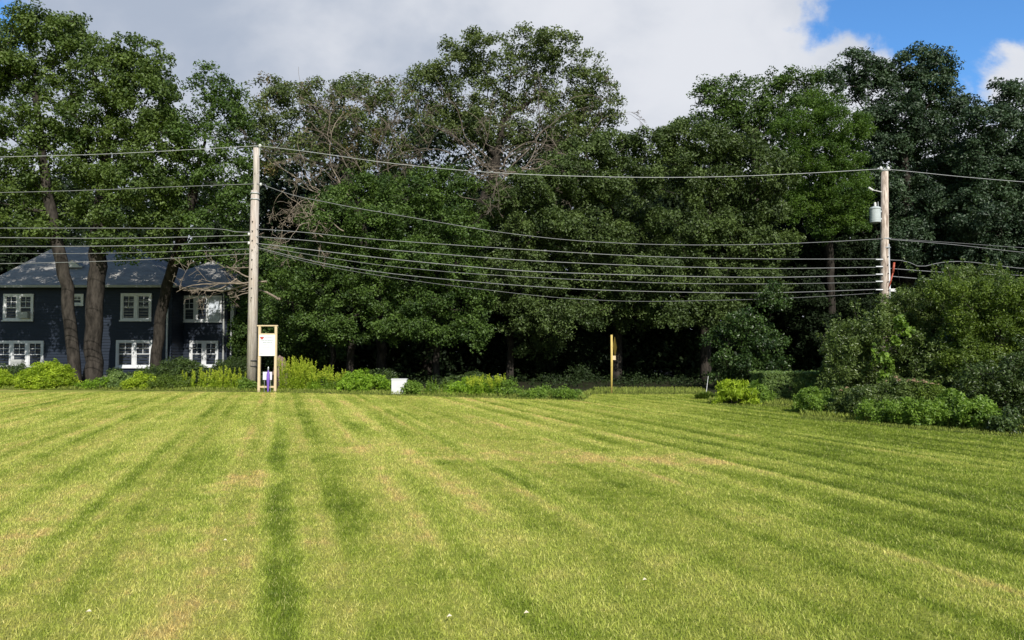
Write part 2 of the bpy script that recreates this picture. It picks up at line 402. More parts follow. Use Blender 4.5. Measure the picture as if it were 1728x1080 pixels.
tree('locust_tree', 'brightest green feathery tree draping down left of the transformer pole', 'tree', (1400,), [(1402,600),(1402,480),(1398,350),(1392,250)], 42, .24,
     [(1388,178,34,24),(1345,215,42,28),(1410,210,46,28),(1448,218,26,18),(1330,262,38,26),(1385,262,46,32),(1435,275,28,34),(1360,310,42,28),(1412,325,34,34),(1448,330,16,34),(1440,375,20,24),(1395,375,34,24),(1350,350,30,24)],
     M['bright'], .15, 90, .4, 1.05, bark=M['bark_dark'], group=G_T, wr=.4)
tree('oak_tree', 'tall blackish-green oak with knobbly top against the blue sky behind the transformer pole', 'tree', (1530,), [(1530,600),(1532,480),(1530,350),(1525,230)], 45, .42,
     [(1450,108,30,22),(1412,128,15,18),(1470,140,36,28),(1538,105,42,18),(1580,130,36,32),(1525,150,42,28),(1600,185,42,36),(1530,200,58,36),(1470,200,40,28),(1500,260,50,36),(1570,260,58,40),
      (1480,320,44,36),(1545,340,62,40),(1615,290,42,38),(1600,370,52,38),(1520,405,54,36),(1590,440,50,32)],
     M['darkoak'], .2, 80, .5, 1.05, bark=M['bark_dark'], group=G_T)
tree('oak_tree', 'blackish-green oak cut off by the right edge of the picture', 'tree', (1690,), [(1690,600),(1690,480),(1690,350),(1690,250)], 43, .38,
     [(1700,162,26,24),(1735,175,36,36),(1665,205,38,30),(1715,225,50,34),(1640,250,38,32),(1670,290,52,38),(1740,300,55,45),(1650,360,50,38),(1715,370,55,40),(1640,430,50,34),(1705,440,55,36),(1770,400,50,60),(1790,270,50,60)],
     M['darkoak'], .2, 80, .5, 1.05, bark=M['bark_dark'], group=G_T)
tree('maple_tree', 'dark tree filling the shade below the feathery bright tree', 'tree', (1400,), [(1402,600),(1400,540),(1398,470)], 45, .24,
     [(1345,420,44,36),(1405,430,46,36),(1455,420,40,38),(1350,490,44,34),(1410,500,46,34),(1465,500,42,36),(1380,560,50,28),(1460,570,50,30)],
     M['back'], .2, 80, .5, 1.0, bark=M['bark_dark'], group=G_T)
tree('maple_tree', 'young maple with drooping leaves low in the shade left of the clipped hedge', 'tree', (1262,), [(1262,620),(1262,590)], 33, .06,
     [(1262,545,38,22),(1225,575,34,20),(1292,580,32,22),(1250,610,42,20),(1300,615,26,18),(1225,628,28,14),(1280,640,40,12),(1300,500,26,20)],
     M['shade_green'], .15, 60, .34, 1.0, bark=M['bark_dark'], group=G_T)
tree('maple_tree', 'dim slender tree deep in the shade left of the yellow post', 'tree', (930,), [(930,600),(932,540)], 44, .13,
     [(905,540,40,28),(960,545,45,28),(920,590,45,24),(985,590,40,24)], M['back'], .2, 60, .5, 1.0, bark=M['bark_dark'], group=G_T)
tree('maple_tree', 'shaded tree beside the right end of the blue house behind the left utility pole', 'tree', (470,), [(470,600),(468,540),(465,480)], 44, .16,
     [(420,500,26,40),(455,440,40,34),(500,470,40,34),(450,520,34,34),(500,540,40,34),(540,590,40,26),(415,565,24,30),(480,595,34,24)],
     M['green'], .19, 65, .48, 1.0, bark=M['bark_dark'], group=G_T)

# bare forked trunks in the shade
def bare(px, Y, r, top, label, lean=0):
    b = Vector((gx(px, Y), Y, 0)); t = thing('tree_trunk', b, label, 'tree', G_T)
    n = 8; pts = [(b.x+lean*i/n+rng.normal(0, .03), b.y+rng.normal(0, .03), -.1+top*i/n) for i in range(n+1)]
    mb = MB(); mb.tube(pts, np.linspace(r*1.2, r*.7, n+1), 9)
    mb.build('trunk', M['bark_dark'], t, smooth=True)
    ch = []
    for k in range(4):
        a = random.uniform(0, 6.28); grow(pts[-1-k % 3], (math.cos(a), math.sin(a), 1), 2.5, r*.45, 2, ch, .3)
    mb = MB()
    for P, R in ch: mb.tube(P, R, 5, cap=False)
    mb.build('limb', M['bark_dark'], t, smooth=True)
bare(560, 42, .14, 6, 'thin dark trunk in the shade behind the tall flower spikes')

# the wood far behind, one mass
def undergrowth():
    P = []
    for i in range(1500):
        px = random.uniform(440, 1900); Y = random.uniform(35, 50); P.append((gx(px, Y), Y, random.random()**2*(.25+.45*(math.sin(px*.021)+math.sin(px*.057+2)*.6+1)*.5)))
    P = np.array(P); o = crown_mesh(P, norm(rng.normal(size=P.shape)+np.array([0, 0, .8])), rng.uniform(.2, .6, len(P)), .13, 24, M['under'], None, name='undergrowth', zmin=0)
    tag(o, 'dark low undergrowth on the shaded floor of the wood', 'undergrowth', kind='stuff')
undergrowth()
def back_wood():
    mb = MB(); P = []; 
    for i in range(4200):
        px = random.uniform(-250, 1980); Y = random.uniform(56, 72)
        top = 235+25*math.sin(px*.013)+15*math.sin(px*.037+1)
        if px < 440: top = 300
        elif px < 1000: top = 205+15*math.sin(px*.03)
        if 1040 < px < 1150: top = 262
        py = random.uniform(top, 640)
        P.append(at(px, py, Y))
    for i in range(4200):                 # shaded bushes and lower boughs between the trunks
        px = random.uniform(430, 1980); Y = random.uniform(47, 55); py = 648-random.random()**1.25*330; P.append(at(px, py, Y))
    for i in range(900):
        px = random.uniform(-250, 430); Y = random.uniform(54, 58); py = random.uniform(380, 640); P.append(at(px, py, Y))
    P = np.array(P); P = P[P[:, 2] > .2]
    Nn = norm(rng.normal(size=P.shape)+np.array([0, -.6, .4])); R = rng.uniform(.9, 1.8, len(P))
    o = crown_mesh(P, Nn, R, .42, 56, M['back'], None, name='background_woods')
    tag(o, 'dark mass of woodland far behind the nearer trees', 'woodland', kind='stuff')
back_wood()

# ------------------------------------------------------------- ground and lawn
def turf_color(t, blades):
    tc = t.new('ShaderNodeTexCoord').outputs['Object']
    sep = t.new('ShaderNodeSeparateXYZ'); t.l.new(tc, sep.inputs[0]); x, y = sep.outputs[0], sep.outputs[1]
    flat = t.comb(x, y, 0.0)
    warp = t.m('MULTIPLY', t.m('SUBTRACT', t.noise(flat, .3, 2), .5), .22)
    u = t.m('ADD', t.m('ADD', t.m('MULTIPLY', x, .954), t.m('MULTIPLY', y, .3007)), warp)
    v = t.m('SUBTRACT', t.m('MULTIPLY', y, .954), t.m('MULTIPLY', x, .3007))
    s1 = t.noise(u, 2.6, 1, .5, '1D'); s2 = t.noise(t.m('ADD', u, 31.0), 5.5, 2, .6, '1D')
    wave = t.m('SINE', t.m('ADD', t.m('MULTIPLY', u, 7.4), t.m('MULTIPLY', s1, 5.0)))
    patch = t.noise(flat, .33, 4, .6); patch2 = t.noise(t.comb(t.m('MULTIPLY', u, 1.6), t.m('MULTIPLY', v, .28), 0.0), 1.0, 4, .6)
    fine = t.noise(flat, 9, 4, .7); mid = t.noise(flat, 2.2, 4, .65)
    # stripes: greener and drier turf, with blade-lean light and dark put into the colour
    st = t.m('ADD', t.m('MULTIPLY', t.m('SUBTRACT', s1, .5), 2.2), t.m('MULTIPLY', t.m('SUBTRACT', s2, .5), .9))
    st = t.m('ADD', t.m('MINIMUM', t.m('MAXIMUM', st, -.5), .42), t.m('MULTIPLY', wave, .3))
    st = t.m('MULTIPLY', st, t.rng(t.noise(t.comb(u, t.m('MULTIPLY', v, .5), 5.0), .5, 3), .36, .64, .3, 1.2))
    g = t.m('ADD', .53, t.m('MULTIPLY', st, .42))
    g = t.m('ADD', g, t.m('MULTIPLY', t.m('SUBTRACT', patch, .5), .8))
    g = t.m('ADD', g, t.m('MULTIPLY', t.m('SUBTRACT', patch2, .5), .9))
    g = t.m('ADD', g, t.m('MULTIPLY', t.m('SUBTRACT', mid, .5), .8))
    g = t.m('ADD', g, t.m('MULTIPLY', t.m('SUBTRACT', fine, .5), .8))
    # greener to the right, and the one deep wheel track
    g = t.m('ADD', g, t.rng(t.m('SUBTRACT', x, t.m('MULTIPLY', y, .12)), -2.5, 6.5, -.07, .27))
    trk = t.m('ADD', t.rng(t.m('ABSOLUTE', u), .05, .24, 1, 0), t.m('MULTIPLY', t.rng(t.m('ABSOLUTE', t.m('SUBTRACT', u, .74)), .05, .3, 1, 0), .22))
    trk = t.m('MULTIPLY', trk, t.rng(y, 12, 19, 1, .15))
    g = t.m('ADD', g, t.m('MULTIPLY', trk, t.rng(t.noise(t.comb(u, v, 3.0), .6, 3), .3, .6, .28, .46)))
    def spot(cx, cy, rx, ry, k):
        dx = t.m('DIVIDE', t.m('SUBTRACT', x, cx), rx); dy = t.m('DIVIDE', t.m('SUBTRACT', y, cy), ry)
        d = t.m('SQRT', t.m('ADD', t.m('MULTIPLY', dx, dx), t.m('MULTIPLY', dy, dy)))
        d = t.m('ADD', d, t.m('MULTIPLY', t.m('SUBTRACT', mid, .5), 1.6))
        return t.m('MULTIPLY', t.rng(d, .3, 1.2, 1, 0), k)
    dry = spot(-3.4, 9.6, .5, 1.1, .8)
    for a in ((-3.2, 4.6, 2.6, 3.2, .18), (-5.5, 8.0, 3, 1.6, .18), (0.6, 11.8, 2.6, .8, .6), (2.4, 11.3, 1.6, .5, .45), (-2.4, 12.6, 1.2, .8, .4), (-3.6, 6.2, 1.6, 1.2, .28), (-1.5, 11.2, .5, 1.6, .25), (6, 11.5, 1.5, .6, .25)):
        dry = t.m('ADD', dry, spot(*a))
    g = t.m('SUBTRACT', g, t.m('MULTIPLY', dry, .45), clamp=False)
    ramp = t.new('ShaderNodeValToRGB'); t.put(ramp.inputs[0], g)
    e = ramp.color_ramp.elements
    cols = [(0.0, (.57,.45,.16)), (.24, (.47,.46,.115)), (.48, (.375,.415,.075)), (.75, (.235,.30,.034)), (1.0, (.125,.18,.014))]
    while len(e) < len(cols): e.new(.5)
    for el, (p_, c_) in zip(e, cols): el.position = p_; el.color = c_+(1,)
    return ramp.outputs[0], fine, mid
m, t, p, out = newmat('turf')
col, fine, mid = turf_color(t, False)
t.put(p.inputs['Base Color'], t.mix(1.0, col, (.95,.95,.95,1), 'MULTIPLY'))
p.inputs['Roughness'].default_value = .9; p.inputs['Specular IOR Level'].default_value = .15
b = t.new('ShaderNodeBump'); b.inputs['Distance'].default_value = .05
t.put(b.inputs['Height'], t.noise(t.new('ShaderNodeTexCoord').outputs['Object'], 28, 4, .75)); t.l.new(b.outputs[0], p.inputs['Normal'])
M['turf'] = m
m, t, p, out = newmat('grass_blade')
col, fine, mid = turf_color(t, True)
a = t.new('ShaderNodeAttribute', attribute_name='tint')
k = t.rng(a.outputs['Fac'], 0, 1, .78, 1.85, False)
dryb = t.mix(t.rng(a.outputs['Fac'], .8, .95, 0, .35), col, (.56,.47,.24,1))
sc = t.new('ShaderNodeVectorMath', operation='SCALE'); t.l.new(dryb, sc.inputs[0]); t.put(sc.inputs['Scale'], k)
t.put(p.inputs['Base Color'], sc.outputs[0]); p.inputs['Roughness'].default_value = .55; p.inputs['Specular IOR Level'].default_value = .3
tr = t.new('ShaderNodeBsdfTranslucent'); t.l.new(sc.outputs[0], tr.inputs[0])
ms = t.new('ShaderNodeMixShader'); ms.inputs[0].default_value = .4
t.l.new(p.outputs[0], ms.inputs[1]); t.l.new(tr.outputs[0], ms.inputs[2]); t.l.new(ms.outputs[0], out.inputs[0])
M['blade'] = m

m, t, p, out = newmat('forest_floor')
oc = t.new('ShaderNodeTexCoord').outputs['Object']
f = t.noise(oc, .8, 6, .7); f2 = t.noise(oc, 6, 4, .7)
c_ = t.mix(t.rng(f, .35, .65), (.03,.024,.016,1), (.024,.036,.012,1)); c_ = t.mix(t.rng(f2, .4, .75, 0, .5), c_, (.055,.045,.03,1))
t.put(p.inputs['Base Color'], c_); p.inputs['Roughness'].default_value = .95; p.inputs['Specular IOR Level'].default_value = .1
M['floor'] = m
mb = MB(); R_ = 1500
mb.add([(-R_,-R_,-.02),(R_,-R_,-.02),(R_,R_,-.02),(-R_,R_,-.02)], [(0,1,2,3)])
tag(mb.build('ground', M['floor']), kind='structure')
edge = [(-400,655),(0,657),(430,661),(700,668),(985,676),(1000,665),(1180,665),(1205,683),(1340,687),(1350,704),(1500,720),(1728,738),(1760,741)]
ep = [(gx(px, gd(py)), gd(py)) for px, py in edge]
poly = [(-60, -30), (30, -30), (30, 6), (15, 13)]+ep[::-1]+[(-60, 33)]
mb = MB(); mb.add([(x, y, 0) for x, y in poly], poly=[list(range(len(poly)))])
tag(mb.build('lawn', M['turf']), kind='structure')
pa = np.array(poly)
def inside(X, Y):
    ins = np.zeros(len(X), bool); n = len(pa); j = n-1
    for i in range(n):
        xi, yi = pa[i]; xj, yj = pa[j]
        c = ((yi > Y) != (yj > Y)) & (X < (xj-xi)*(Y-yi)/(yj-yi+1e-12)+xi)
        ins ^= c; j = i
    return ins
def blades(n, d0, d1, pw):
    """blade density falls with distance, blade width grows with it"""
    uu = rng.random(n); k = 2-pw
    d = (d0**k+uu*(d1**k-d0**k))**(1/k)
    X = rng.uniform(-1, 1, n)*(.78*d+1.2); Y = d
    ok = inside(X, Y); X = X[ok]; Y = Y[ok]; d = d[ok]; n = len(X)
    h = rng.uniform(.012, .031, n)*(1+.012*d); w = (.0026+.00044*d)*rng.uniform(.7, 1.3, n)
    az = rng.uniform(0, 2*PI, n); B = np.stack([np.cos(az), np.sin(az), np.zeros(n)], 1)
    u = .954*X+.3007*Y; sgn = np.clip(2*np.sin(u*4.3+1.7*np.sin(u*1.9+.8)+1.1*np.sin(u*.77+Y*.05)), -1, 1)
    lean = rng.normal(0, .6, (n, 2))+np.stack([-.3007*sgn, .954*sgn], 1)*.28
    base = np.stack([X, Y, np.zeros(n)], 1)
    mid_ = base+np.stack([lean[:, 0]*h*.35, lean[:, 1]*h*.35, h*.6], 1)
    tip = base+np.stack([lean[:, 0]*h, lean[:, 1]*h, h], 1)
    V = np.stack([base-B*w[:, None]*.5, base+B*w[:, None]*.5, mid_+B*w[:, None]*.4, tip, mid_-B*w[:, None]*.4], 1)
    mb = MB(); i = np.arange(n)[:, None]*5
    mb.add(V.reshape(-1, 3), i+np.array([[0, 1, 2, 4]]), tri=i+np.array([[4, 2, 3]]))
    tn = rng.random(n)
    return mb, np.concatenate([tn, tn])
mb, tn = blades(950000, 3.6, 30.5, 1.4)
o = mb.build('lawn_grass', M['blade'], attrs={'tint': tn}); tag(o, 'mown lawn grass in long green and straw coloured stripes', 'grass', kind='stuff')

# ------------------------------------------------------------- plants of the beds
def plant_base(px, Y): return Vector((gx(px, Y), Y, 0))
def mound(name, label, px, Y, w, h, mat, leaf=.09, per=60, group=None, extra=None, cat='shrub', dens=1.2, crad=.16, wr=.45, up=.5, odd=0, stems=True):
    if group == 'plants along the far edge of the lawn': w *= 1.2; h *= 1.14
    """rounded leafy plant w metres wide and h high, made of lumps"""
    b = plant_base(px, Y); t = thing(name, b, label, cat, group)
    P = []; N = []
    nl = max(4, int(w*h*5/max(.3, crad*5)))
    for i in range(nl):
        a = random.uniform(0, 6.28); rr = math.sqrt(random.random())*.5
        cx, cy = b.x+math.cos(a)*rr*w*.8, b.y+math.sin(a)*rr*w*.7
        hh = h*(1-(rr*1.6)**2*.55)*random.uniform(.72, 1.06); r = min(w, h)*random.uniform(.24, .36)
        c = np.array([cx, cy, max(r*.6, hh-r)]); n = max(6, int(4*PI*r*r/(PI*crad*crad)*dens*.9))
        d = norm(rng.normal(size=(n, 3))); P.append(c+d*r*np.array([1, 1, .95])*rng.uniform(.6, 1.08, n)[:, None]); N.append(d)
    # skirt down to the ground
    n = int(w*h*10/crad*.4); a = rng.uniform(0, 2*PI, n); k = rng.uniform(.6, 1, n)
    P.append(np.stack([b.x+np.cos(a)*w*.5*k, b.y+np.sin(a)*w*.42*k, rng.uniform(.05, h*.5, n)], 1)); N.append(norm(np.stack([np.cos(a), np.sin(a), np.full(n, .4)], 1)))
    P = np.concatenate(P); N = np.concatenate(N); R = crad*rng.uniform(.7, 1.4, len(P))
    crown_mesh(P, N, R, leaf, per, mat, t, name='foliage', wr=wr, up=up, odd=odd, droop=.7, zmin=.01)
    if stems:
        mb = MB(); sel = P[rng.choice(len(P), min(26, len(P)), replace=False)]
        for q in sel:
            s0 = np.array([b.x+rng.normal(0, .1*w), b.y+rng.normal(0, .08*w), -.02]); mb.tube([s0, (s0*.45+q*.55)+rng.normal(0, .03, 3), q], [.014, .009, .004], 4, cap=False)
        mb.build('stem', M['bark_dark'], t)
    return t, P
def spikes(name, label, px, Y, w, h, n, mat, tipmat, group=None, leaf=.09, cat='plant', plume=True, hv=.25):
    b = plant_base(px, Y); t = thing(name, b, label, cat, group)
    st = MB(); Cc = []; Nn = []; Tt = []; Ls = []; Pc = []
    for i in range(n):
        x = b.x+random.uniform(-.5, .5)*w; y = b.y+random.uniform(-.45, .45)*min(w, 1.1)
        hh = h*(random.uniform(1-hv, 1.05) if random.random() < .35 else random.uniform(.5, .85));  lx, ly = random.gauss(0, .06)*hh, random.gauss(0, .06)*hh
        st.tube([(x, y, -.02), (x+lx*.4, y+ly*.4, hh*.55), (x+lx, y+ly, hh)], [.008, .006, .003], 4, cap=False)
        m_ = int(hh*62); f = rng.uniform(.08, 1, m_)
        a = rng.uniform(0, 2*PI, m_); out_ = np.stack([np.cos(a), np.sin(a), rng.uniform(.2, 1.1, m_)], 1)
        out_ = norm(out_); L = leaf*(1.15-.6*f)*rng.uniform(.7, 1.3, m_)
        base = np.stack([x+lx*f, y+ly*f, hh*f], 1)
        Cc.append(base+out_*L[:, None]*.5); Tt.append(out_); Nn.append(norm(np.cross(out_, rng.normal(size=(m_, 3))))); Ls.append(L)
        if plume:
            k = 46; f2 = rng.uniform(.72, 1.04, k)
            Pc.append(np.stack([x+lx*f2, y+ly*f2, hh*f2], 1)+rng.normal(0, .026, (k, 3))*(1.5-f2)[:, None]*1.4)
    st.build('stem', M['lime'], t, attrs=None)
    mb = MB(); c = np.concatenate(Cc); leaves(mb, c, np.concatenate(Nn), np.concatenate(Ls), .3, T=np.concatenate(Tt))
    mb.build('foliage', mat, t, attrs={'tint': np.clip(rng.normal(.5, .25, len(c)), 0, 1)})
    if plume:
        mb = MB(); c = np.concatenate(Pc); leaves(mb, c, norm(rng.normal(size=c.shape)), rng.uniform(.03, .055, len(c)), .7)
        mb.build('flower_spike', tipmat, t, attrs={'tint': rng.random(len(c))})
    return t
def blades_clump(name, label, px, Y, w, h, n, mat, group=None, cat='plant'):
    b = plant_base(px, Y); t = thing(name, b, label, cat, group); mb = MB()
    V = []; 
    for i in range(n):
        a = random.uniform(0, 6.28); r0 = math.sqrt(random.random())*w*.32; q_ = r0/(w*.32); L = h*random.uniform(.8, 1.15)*(1.08-.35*q_*q_); out_ = random.uniform(.15, .45)+.55*q_
        x, y = b.x+math.cos(a)*r0, b.y+math.sin(a)*r0*.8; ww = random.uniform(.016, .03)
        d = np.array([math.cos(a+random.gauss(0, .5)), math.sin(a+random.gauss(0, .5)), 0]); sd = np.array([-d[1], d[0], 0])
        for s_ in range(4):
            f = s_/3; c = np.array([x, y, 0])+d*out_*L*f*f*.9+np.array([0, 0, L*(f-.38*out_*f*f*f*1.5)])
            V.append(c-sd*ww*(1-f*.8)); V.append(c+sd*ww*(1-f*.8))
    i = np.arange(n)[:, None, None]*8+np.arange(3)[None, :, None]*2+np.array([0, 1, 3, 2])[None, None]
    mb.add(np.array(V), i.reshape(-1, 4)); mb.build('foliage', mat, t, attrs={'tint': np.repeat(np.clip(rng.normal(.5, .25, n), 0, 1), 3)})
    return t

GB = 'plants along the far edge of the lawn'
# left bed, under the house
mound('leafy_shrub', 'lime green mound of leaves at the left edge below the blue house', 5, 34.5, 1.5, .75, M['lime'], .09, 60, GB)
mound('leafy_shrub', 'largest lime yellow shrub in the bed, left of the bent grey trunk', 82, 34.2, 2.2, 1.15, M['lime'], .1, 70, GB)
mound('leafy_shrub', 'low green plant at the foot of the thickest trunk', 165, 33.6, 1.3, .6, M['limegreen'], .08, 55, GB)
mound('leafy_shrub', 'low dull green plant right of the thickest trunk', 203, 34, 1.4, .75, M['hedge'], .09, 55, GB)
mound('leafy_shrub', 'low bright shrub between thickest trunk and leaning dark oak', 240, 33.4, 1.3, .7, M['lime'], .09, 55, GB)
mound('leafy_shrub', 'pale olive plants below the lower middle window', 292, 33.6, 1.8, .7, M['shrub_yellow'], .08, 55, GB)
spikes('goldenrod', 'loose yellow green stalks below the lower right window', 340, 33.4, 1.4, .95, 34, M['lime'], M['spike'], GB, hv=.4)
spikes('goldenrod', 'yellow green stalks just left of the left utility pole', 388, 33.0, 1.5, 1.0, 46, M['lime'], M['spike'], GB, hv=.4)
mound('leafy_shrub', 'dark green plants at the very foot of the left utility pole', 421, 32.4, .7, .6, M['bedgreen'], .08, 55, GB)
# right of the sign
spikes('goldenrod', 'tallest yellow green flower stalks right beside the wooden sign frame', 493, 32.2, .95, 1.42, 60, M['lime'], M['spike'], GB, hv=.16)
spikes('goldenrod', 'second clump of tall yellow flower stalks from the sign frame', 515, 32.0, .9, 1.3, 50, M['lime'], M['spike'], GB, hv=.22)
spikes('goldenrod', 'third clump of pale green flower stalks from the sign frame', 543, 31.8, .9, 1.1, 42, M['limegreen'], M['spike'], GB, hv=.3)
spikes('goldenrod', 'shortest darker green stalks beside the glossy bright mound', 568, 31.5, .9, .95, 36, M['bedgreen'], M['spike'], GB, hv=.35)
mound('leafy_shrub', 'glossy bright green mound left of the white box', 615, 31.2, 2.0, .82, M['limegreen'], .12, 60, GB, wr=.35)
mound('leafy_shrub', 'low sprawling green mound just right of the white box', 708, 29.3, 1.15, .6, M['bedgreen'], .08, 55, GB)
spikes('goldenrod', 'loose green weeds right of the white box and its neighbouring mound', 752, 29.2, 1.5, .72, 46, M['bedgreen'], M['spike'], GB, hv=.4, plume=False)
mound('leafy_shrub', 'green mound under the short flower spikes in mid bed', 790, 29, 1.5, .65, M['limegreen'], .09, 55, GB)
spikes('goldenrod', 'short pale flower spikes in the middle of the bed', 820, 28.4, 1.5, .82, 64, M['limegreen'], M['spike'], GB, hv=.2)
mound('leafy_shrub', 'green rounded plant right of the short flower spikes', 853, 28, .9, .6, M['bedgreen'], .08, 55, GB)
mound('leafy_shrub', 'second last low green mound before the bed ends near the yellow post', 908, 27, 1.15, .52, M['bedgreen'], .075, 60, GB)
mound('leafy_shrub', 'last low green mound of the bed, nearest the yellow post', 961, 26.3, 1.05, .5, M['bedgreen'], .075, 60, GB)
# yews below the house
G_Y = 'dark evergreens below the house windows'
mound('yew_bush', 'dark spreading evergreen under the lower middle window', 292, 37, 3.6, 1.55, M['yew'], .12, 50, G_Y, wr=.3, crad=.22)
mound('yew_bush', 'dark evergreen under the lower left window', 25, 37.5, 2.6, 1.15, M['yew'], .12, 50, G_Y, wr=.3, crad=.22)
mound('yew_bush', 'dark evergreen at the right corner of the blue house', 395, 39, 2.2, 1.6, M['yew'], .12, 50, G_Y, wr=.3, crad=.22)
mound('yew_bush', 'small dark evergreen left of the leaning dark oak', 210, 38, 1.8, .95, M['yew'], .12, 50, G_Y, wr=.3, crad=.22)
mound('dark_bush', 'dark shaded bush behind the glossy bright mound', 640, 36, 2.4, .9, M['shrub_dark'], .12, 50, 'dark bushes under the wood', crad=.22)
mound('dark_bush', 'dark shaded bush behind the short flower spikes', 800, 35, 3.0, .8, M['shrub_dark'], .12, 50, 'dark bushes under the wood', crad=.22)
# right side bed
mound('daylily', 'lime green arching clump left of the clipped hedge', 1243, 23.7, 1.4, .82, M['lime'], .17, 46, None, cat='plant', wr=.2, crad=.15, up=.2)
mound('daylily', 'darker green half of the arching clump touching the clipped hedge', 1277, 24.2, 1.0, .85, M['bedgreen'], .17, 46, None, cat='plant', wr=.2, crad=.15, up=.2)
blades_clump('ornamental_grass', 'small straw coloured tuft left of the lime arching clump', 1190, 26.5, 1.1, .3, 420, M['shrub_yellow'], None)
# clipped hedge
def hedge():
    x0, x1, y0, y1, h = gx(1283, 25.5), gx(1412, 25.5), 25.2, 26.5, .98
    t = thing('clipped_hedge', ((x0+x1)/2, (y0+y1)/2, 0), 'low box clipped hedge with flat top behind the flowering bed', 'hedge')
    P = []; N = []
    def face(n, f, nn):
        P.append(np.array([f(*rng.random(2)) for _ in range(n)])); N.append(np.tile(nn, (n, 1)))
    face(620, lambda a, b: (x0+(x1-x0)*a, y0, h*b), (0, -1, .1)); face(560, lambda a, b: (x0+(x1-x0)*a, y0+(y1-y0)*b, h), (0, 0, 1))
    face(260, lambda a, b: (x0, y0+(y1-y0)*a, h*b), (-1, 0, .1)); face(260, lambda a, b: (x1, y0+(y1-y0)*a, h*b), (1, 0, .1))
    face(300, lambda a, b: (x0+(x1-x0)*a, y1, h*b), (0, 1, .1)); 
    P = np.concatenate(P); N = np.concatenate(N)+0.0; R = np.full(len(P), .075)*rng.uniform(.7, 1.3, len(P))
    crown_mesh(P-N*.04, N, R, .05, 52, M['hedge'], t, name='foliage', zmin=.01)
    mb = MB()
    for i in range(40):
        x = random.uniform(x0+.1, x1-.1); y = random.uniform(y0+.1, y1-.1)
        mb.tube([(x, y, 0), (x+random.uniform(-.1, .1), y, h*.5), (x+random.uniform(-.15, .15), y, h-.08)], [.015, .011, .006], 4)
    mb.build('stem', M['bark_dark'], t)
hedge()
# large shrubs at the right
def bigshrub(name, label, px, Y, lobes, mat, leaf, per, crad, dens=1.1, group=None, odd=0, shoots=60, wr=.42):
    b = plant_base(px, Y); t = thing(name, b, label, 'shrub', group)
    P, Nn, R = lobe_clumps(lobes, Y, crad, dens*1.3)
    # upright shoots breaking the outline
    top = P[(Nn[:, 2] > .3)]
    if len(top) and shoots:
        s = top[rng.choice(len(top), shoots)]+rng.normal(0, .12, (shoots, 3)); ext = []
        for q in s:
            L = random.uniform(.2, .55); dx, dy = random.gauss(0, .12), random.gauss(0, .12)
            for f in (.25, .5, .75, 1.0): ext.append(q+np.array([dx*f, dy*f, L*f]))
        ext = np.array(ext); P = np.concatenate([P, ext]); Nn = np.concatenate([Nn, np.tile([0, 0, 1.0], (len(ext), 1))]); R = np.concatenate([R, np.full(len(ext), crad*.36)])
    crown_mesh(P, Nn, R, leaf, per, mat, t, name='crown', wr=wr, up=.4, droop=.8, odd=odd)
    A, rr, ch = skeleton([np.array(b)+(0, 0, -.1), np.array(b)+(.05, 0, .4), np.array(b)+(0, .1, .9)], P, .07, .006, .35, 420)
    limbs_mesh(A, rr, ch, M['bark'], t, name='trunk', flare=1.1)
    return t
GS = 'large shrubs on the right'
bigshrub('large_shrub', 'big round grey green shrub in front of the transformer pole', 1490, 22.5,
    [(1625,470,40,24),(1665,468,36,20),(1530,520,48,34),(1585,500,48,34),(1480,555,46,36),(1430,575,40,32),(1545,560,50,38),(1600,560,48,40),(1500,600,50,34),(1425,615,34,30),(1560,615,52,36),(1620,600,40,40),(1460,640,50,26),(1540,650,50,26),(1420,645,34,24),(1600,640,44,34),(1580,550,44,40),(1500,530,40,30),(1560,600,40,40,-1),(1590,640,44,36,-1.5)],
    M['shrub_olive'], .085, 62, .2, 1.0, GS)
bigshrub('large_shrub', 'big yellow green shrub at the right edge above the dark hollow', 1680, 20.5,
    [(1600,490,34,22),(1640,650,44,34),(1700,660,50,34),(1640,505,42,28),(1690,495,46,30),(1745,500,46,34),(1660,545,48,30),(1625,545,34,26),(1715,550,46,34),(1760,570,50,50),(1665,600,42,30),(1625,600,34,30),(1720,620,46,34)],
    M['shrub_yellow'], .08, 62, .19, 1.0, GS)
bigshrub('large_shrub', 'dark shrub filling the low hollow at the right edge', 1700, 18.2,
    [(1700,640,44,34),(1745,610,44,44),(1650,650,38,30),(1740,680,50,36),(1690,690,36,22)],
    M['shrub_dark'], .075, 60, .17, 1.1, GS, shoots=10)
bigshrub('large_shrub', 'unseen dark shrub added past the right edge to shade the bed', 1830, 15.5,  # unseen shrub, added to darken the right end of the bed
    [(1860,600,60,50),(1880,660,70,60),(1820,660,36,40)],
    M['shrub_dark'], .085, 55, .2, 1.0, GS, shoots=10)
bigshrub('young_tree', 'slender light green sapling left of the big grey green shrub', 1405, 24,
    [(1412,560,16,14),(1395,590,14,12),(1425,585,12,14),(1402,620,16,16),(1410,650,14,14)], M['shrub_olive'], .085, 34, .16, .8, None, shoots=12)
bigshrub('vine', 'bright green leafy vine climbing the face of the big shrub', 1500, 20.7,
    [(1518,545,8,11,0),(1528,560,9,9,0),(1512,572,7,8,0),(1494,605,8,9,0),(1500,622,7,8,0),(1490,640,6,8,0)], M['bedgreen'], .11, 18, .12, 1.2, None, shoots=4, wr=.7)
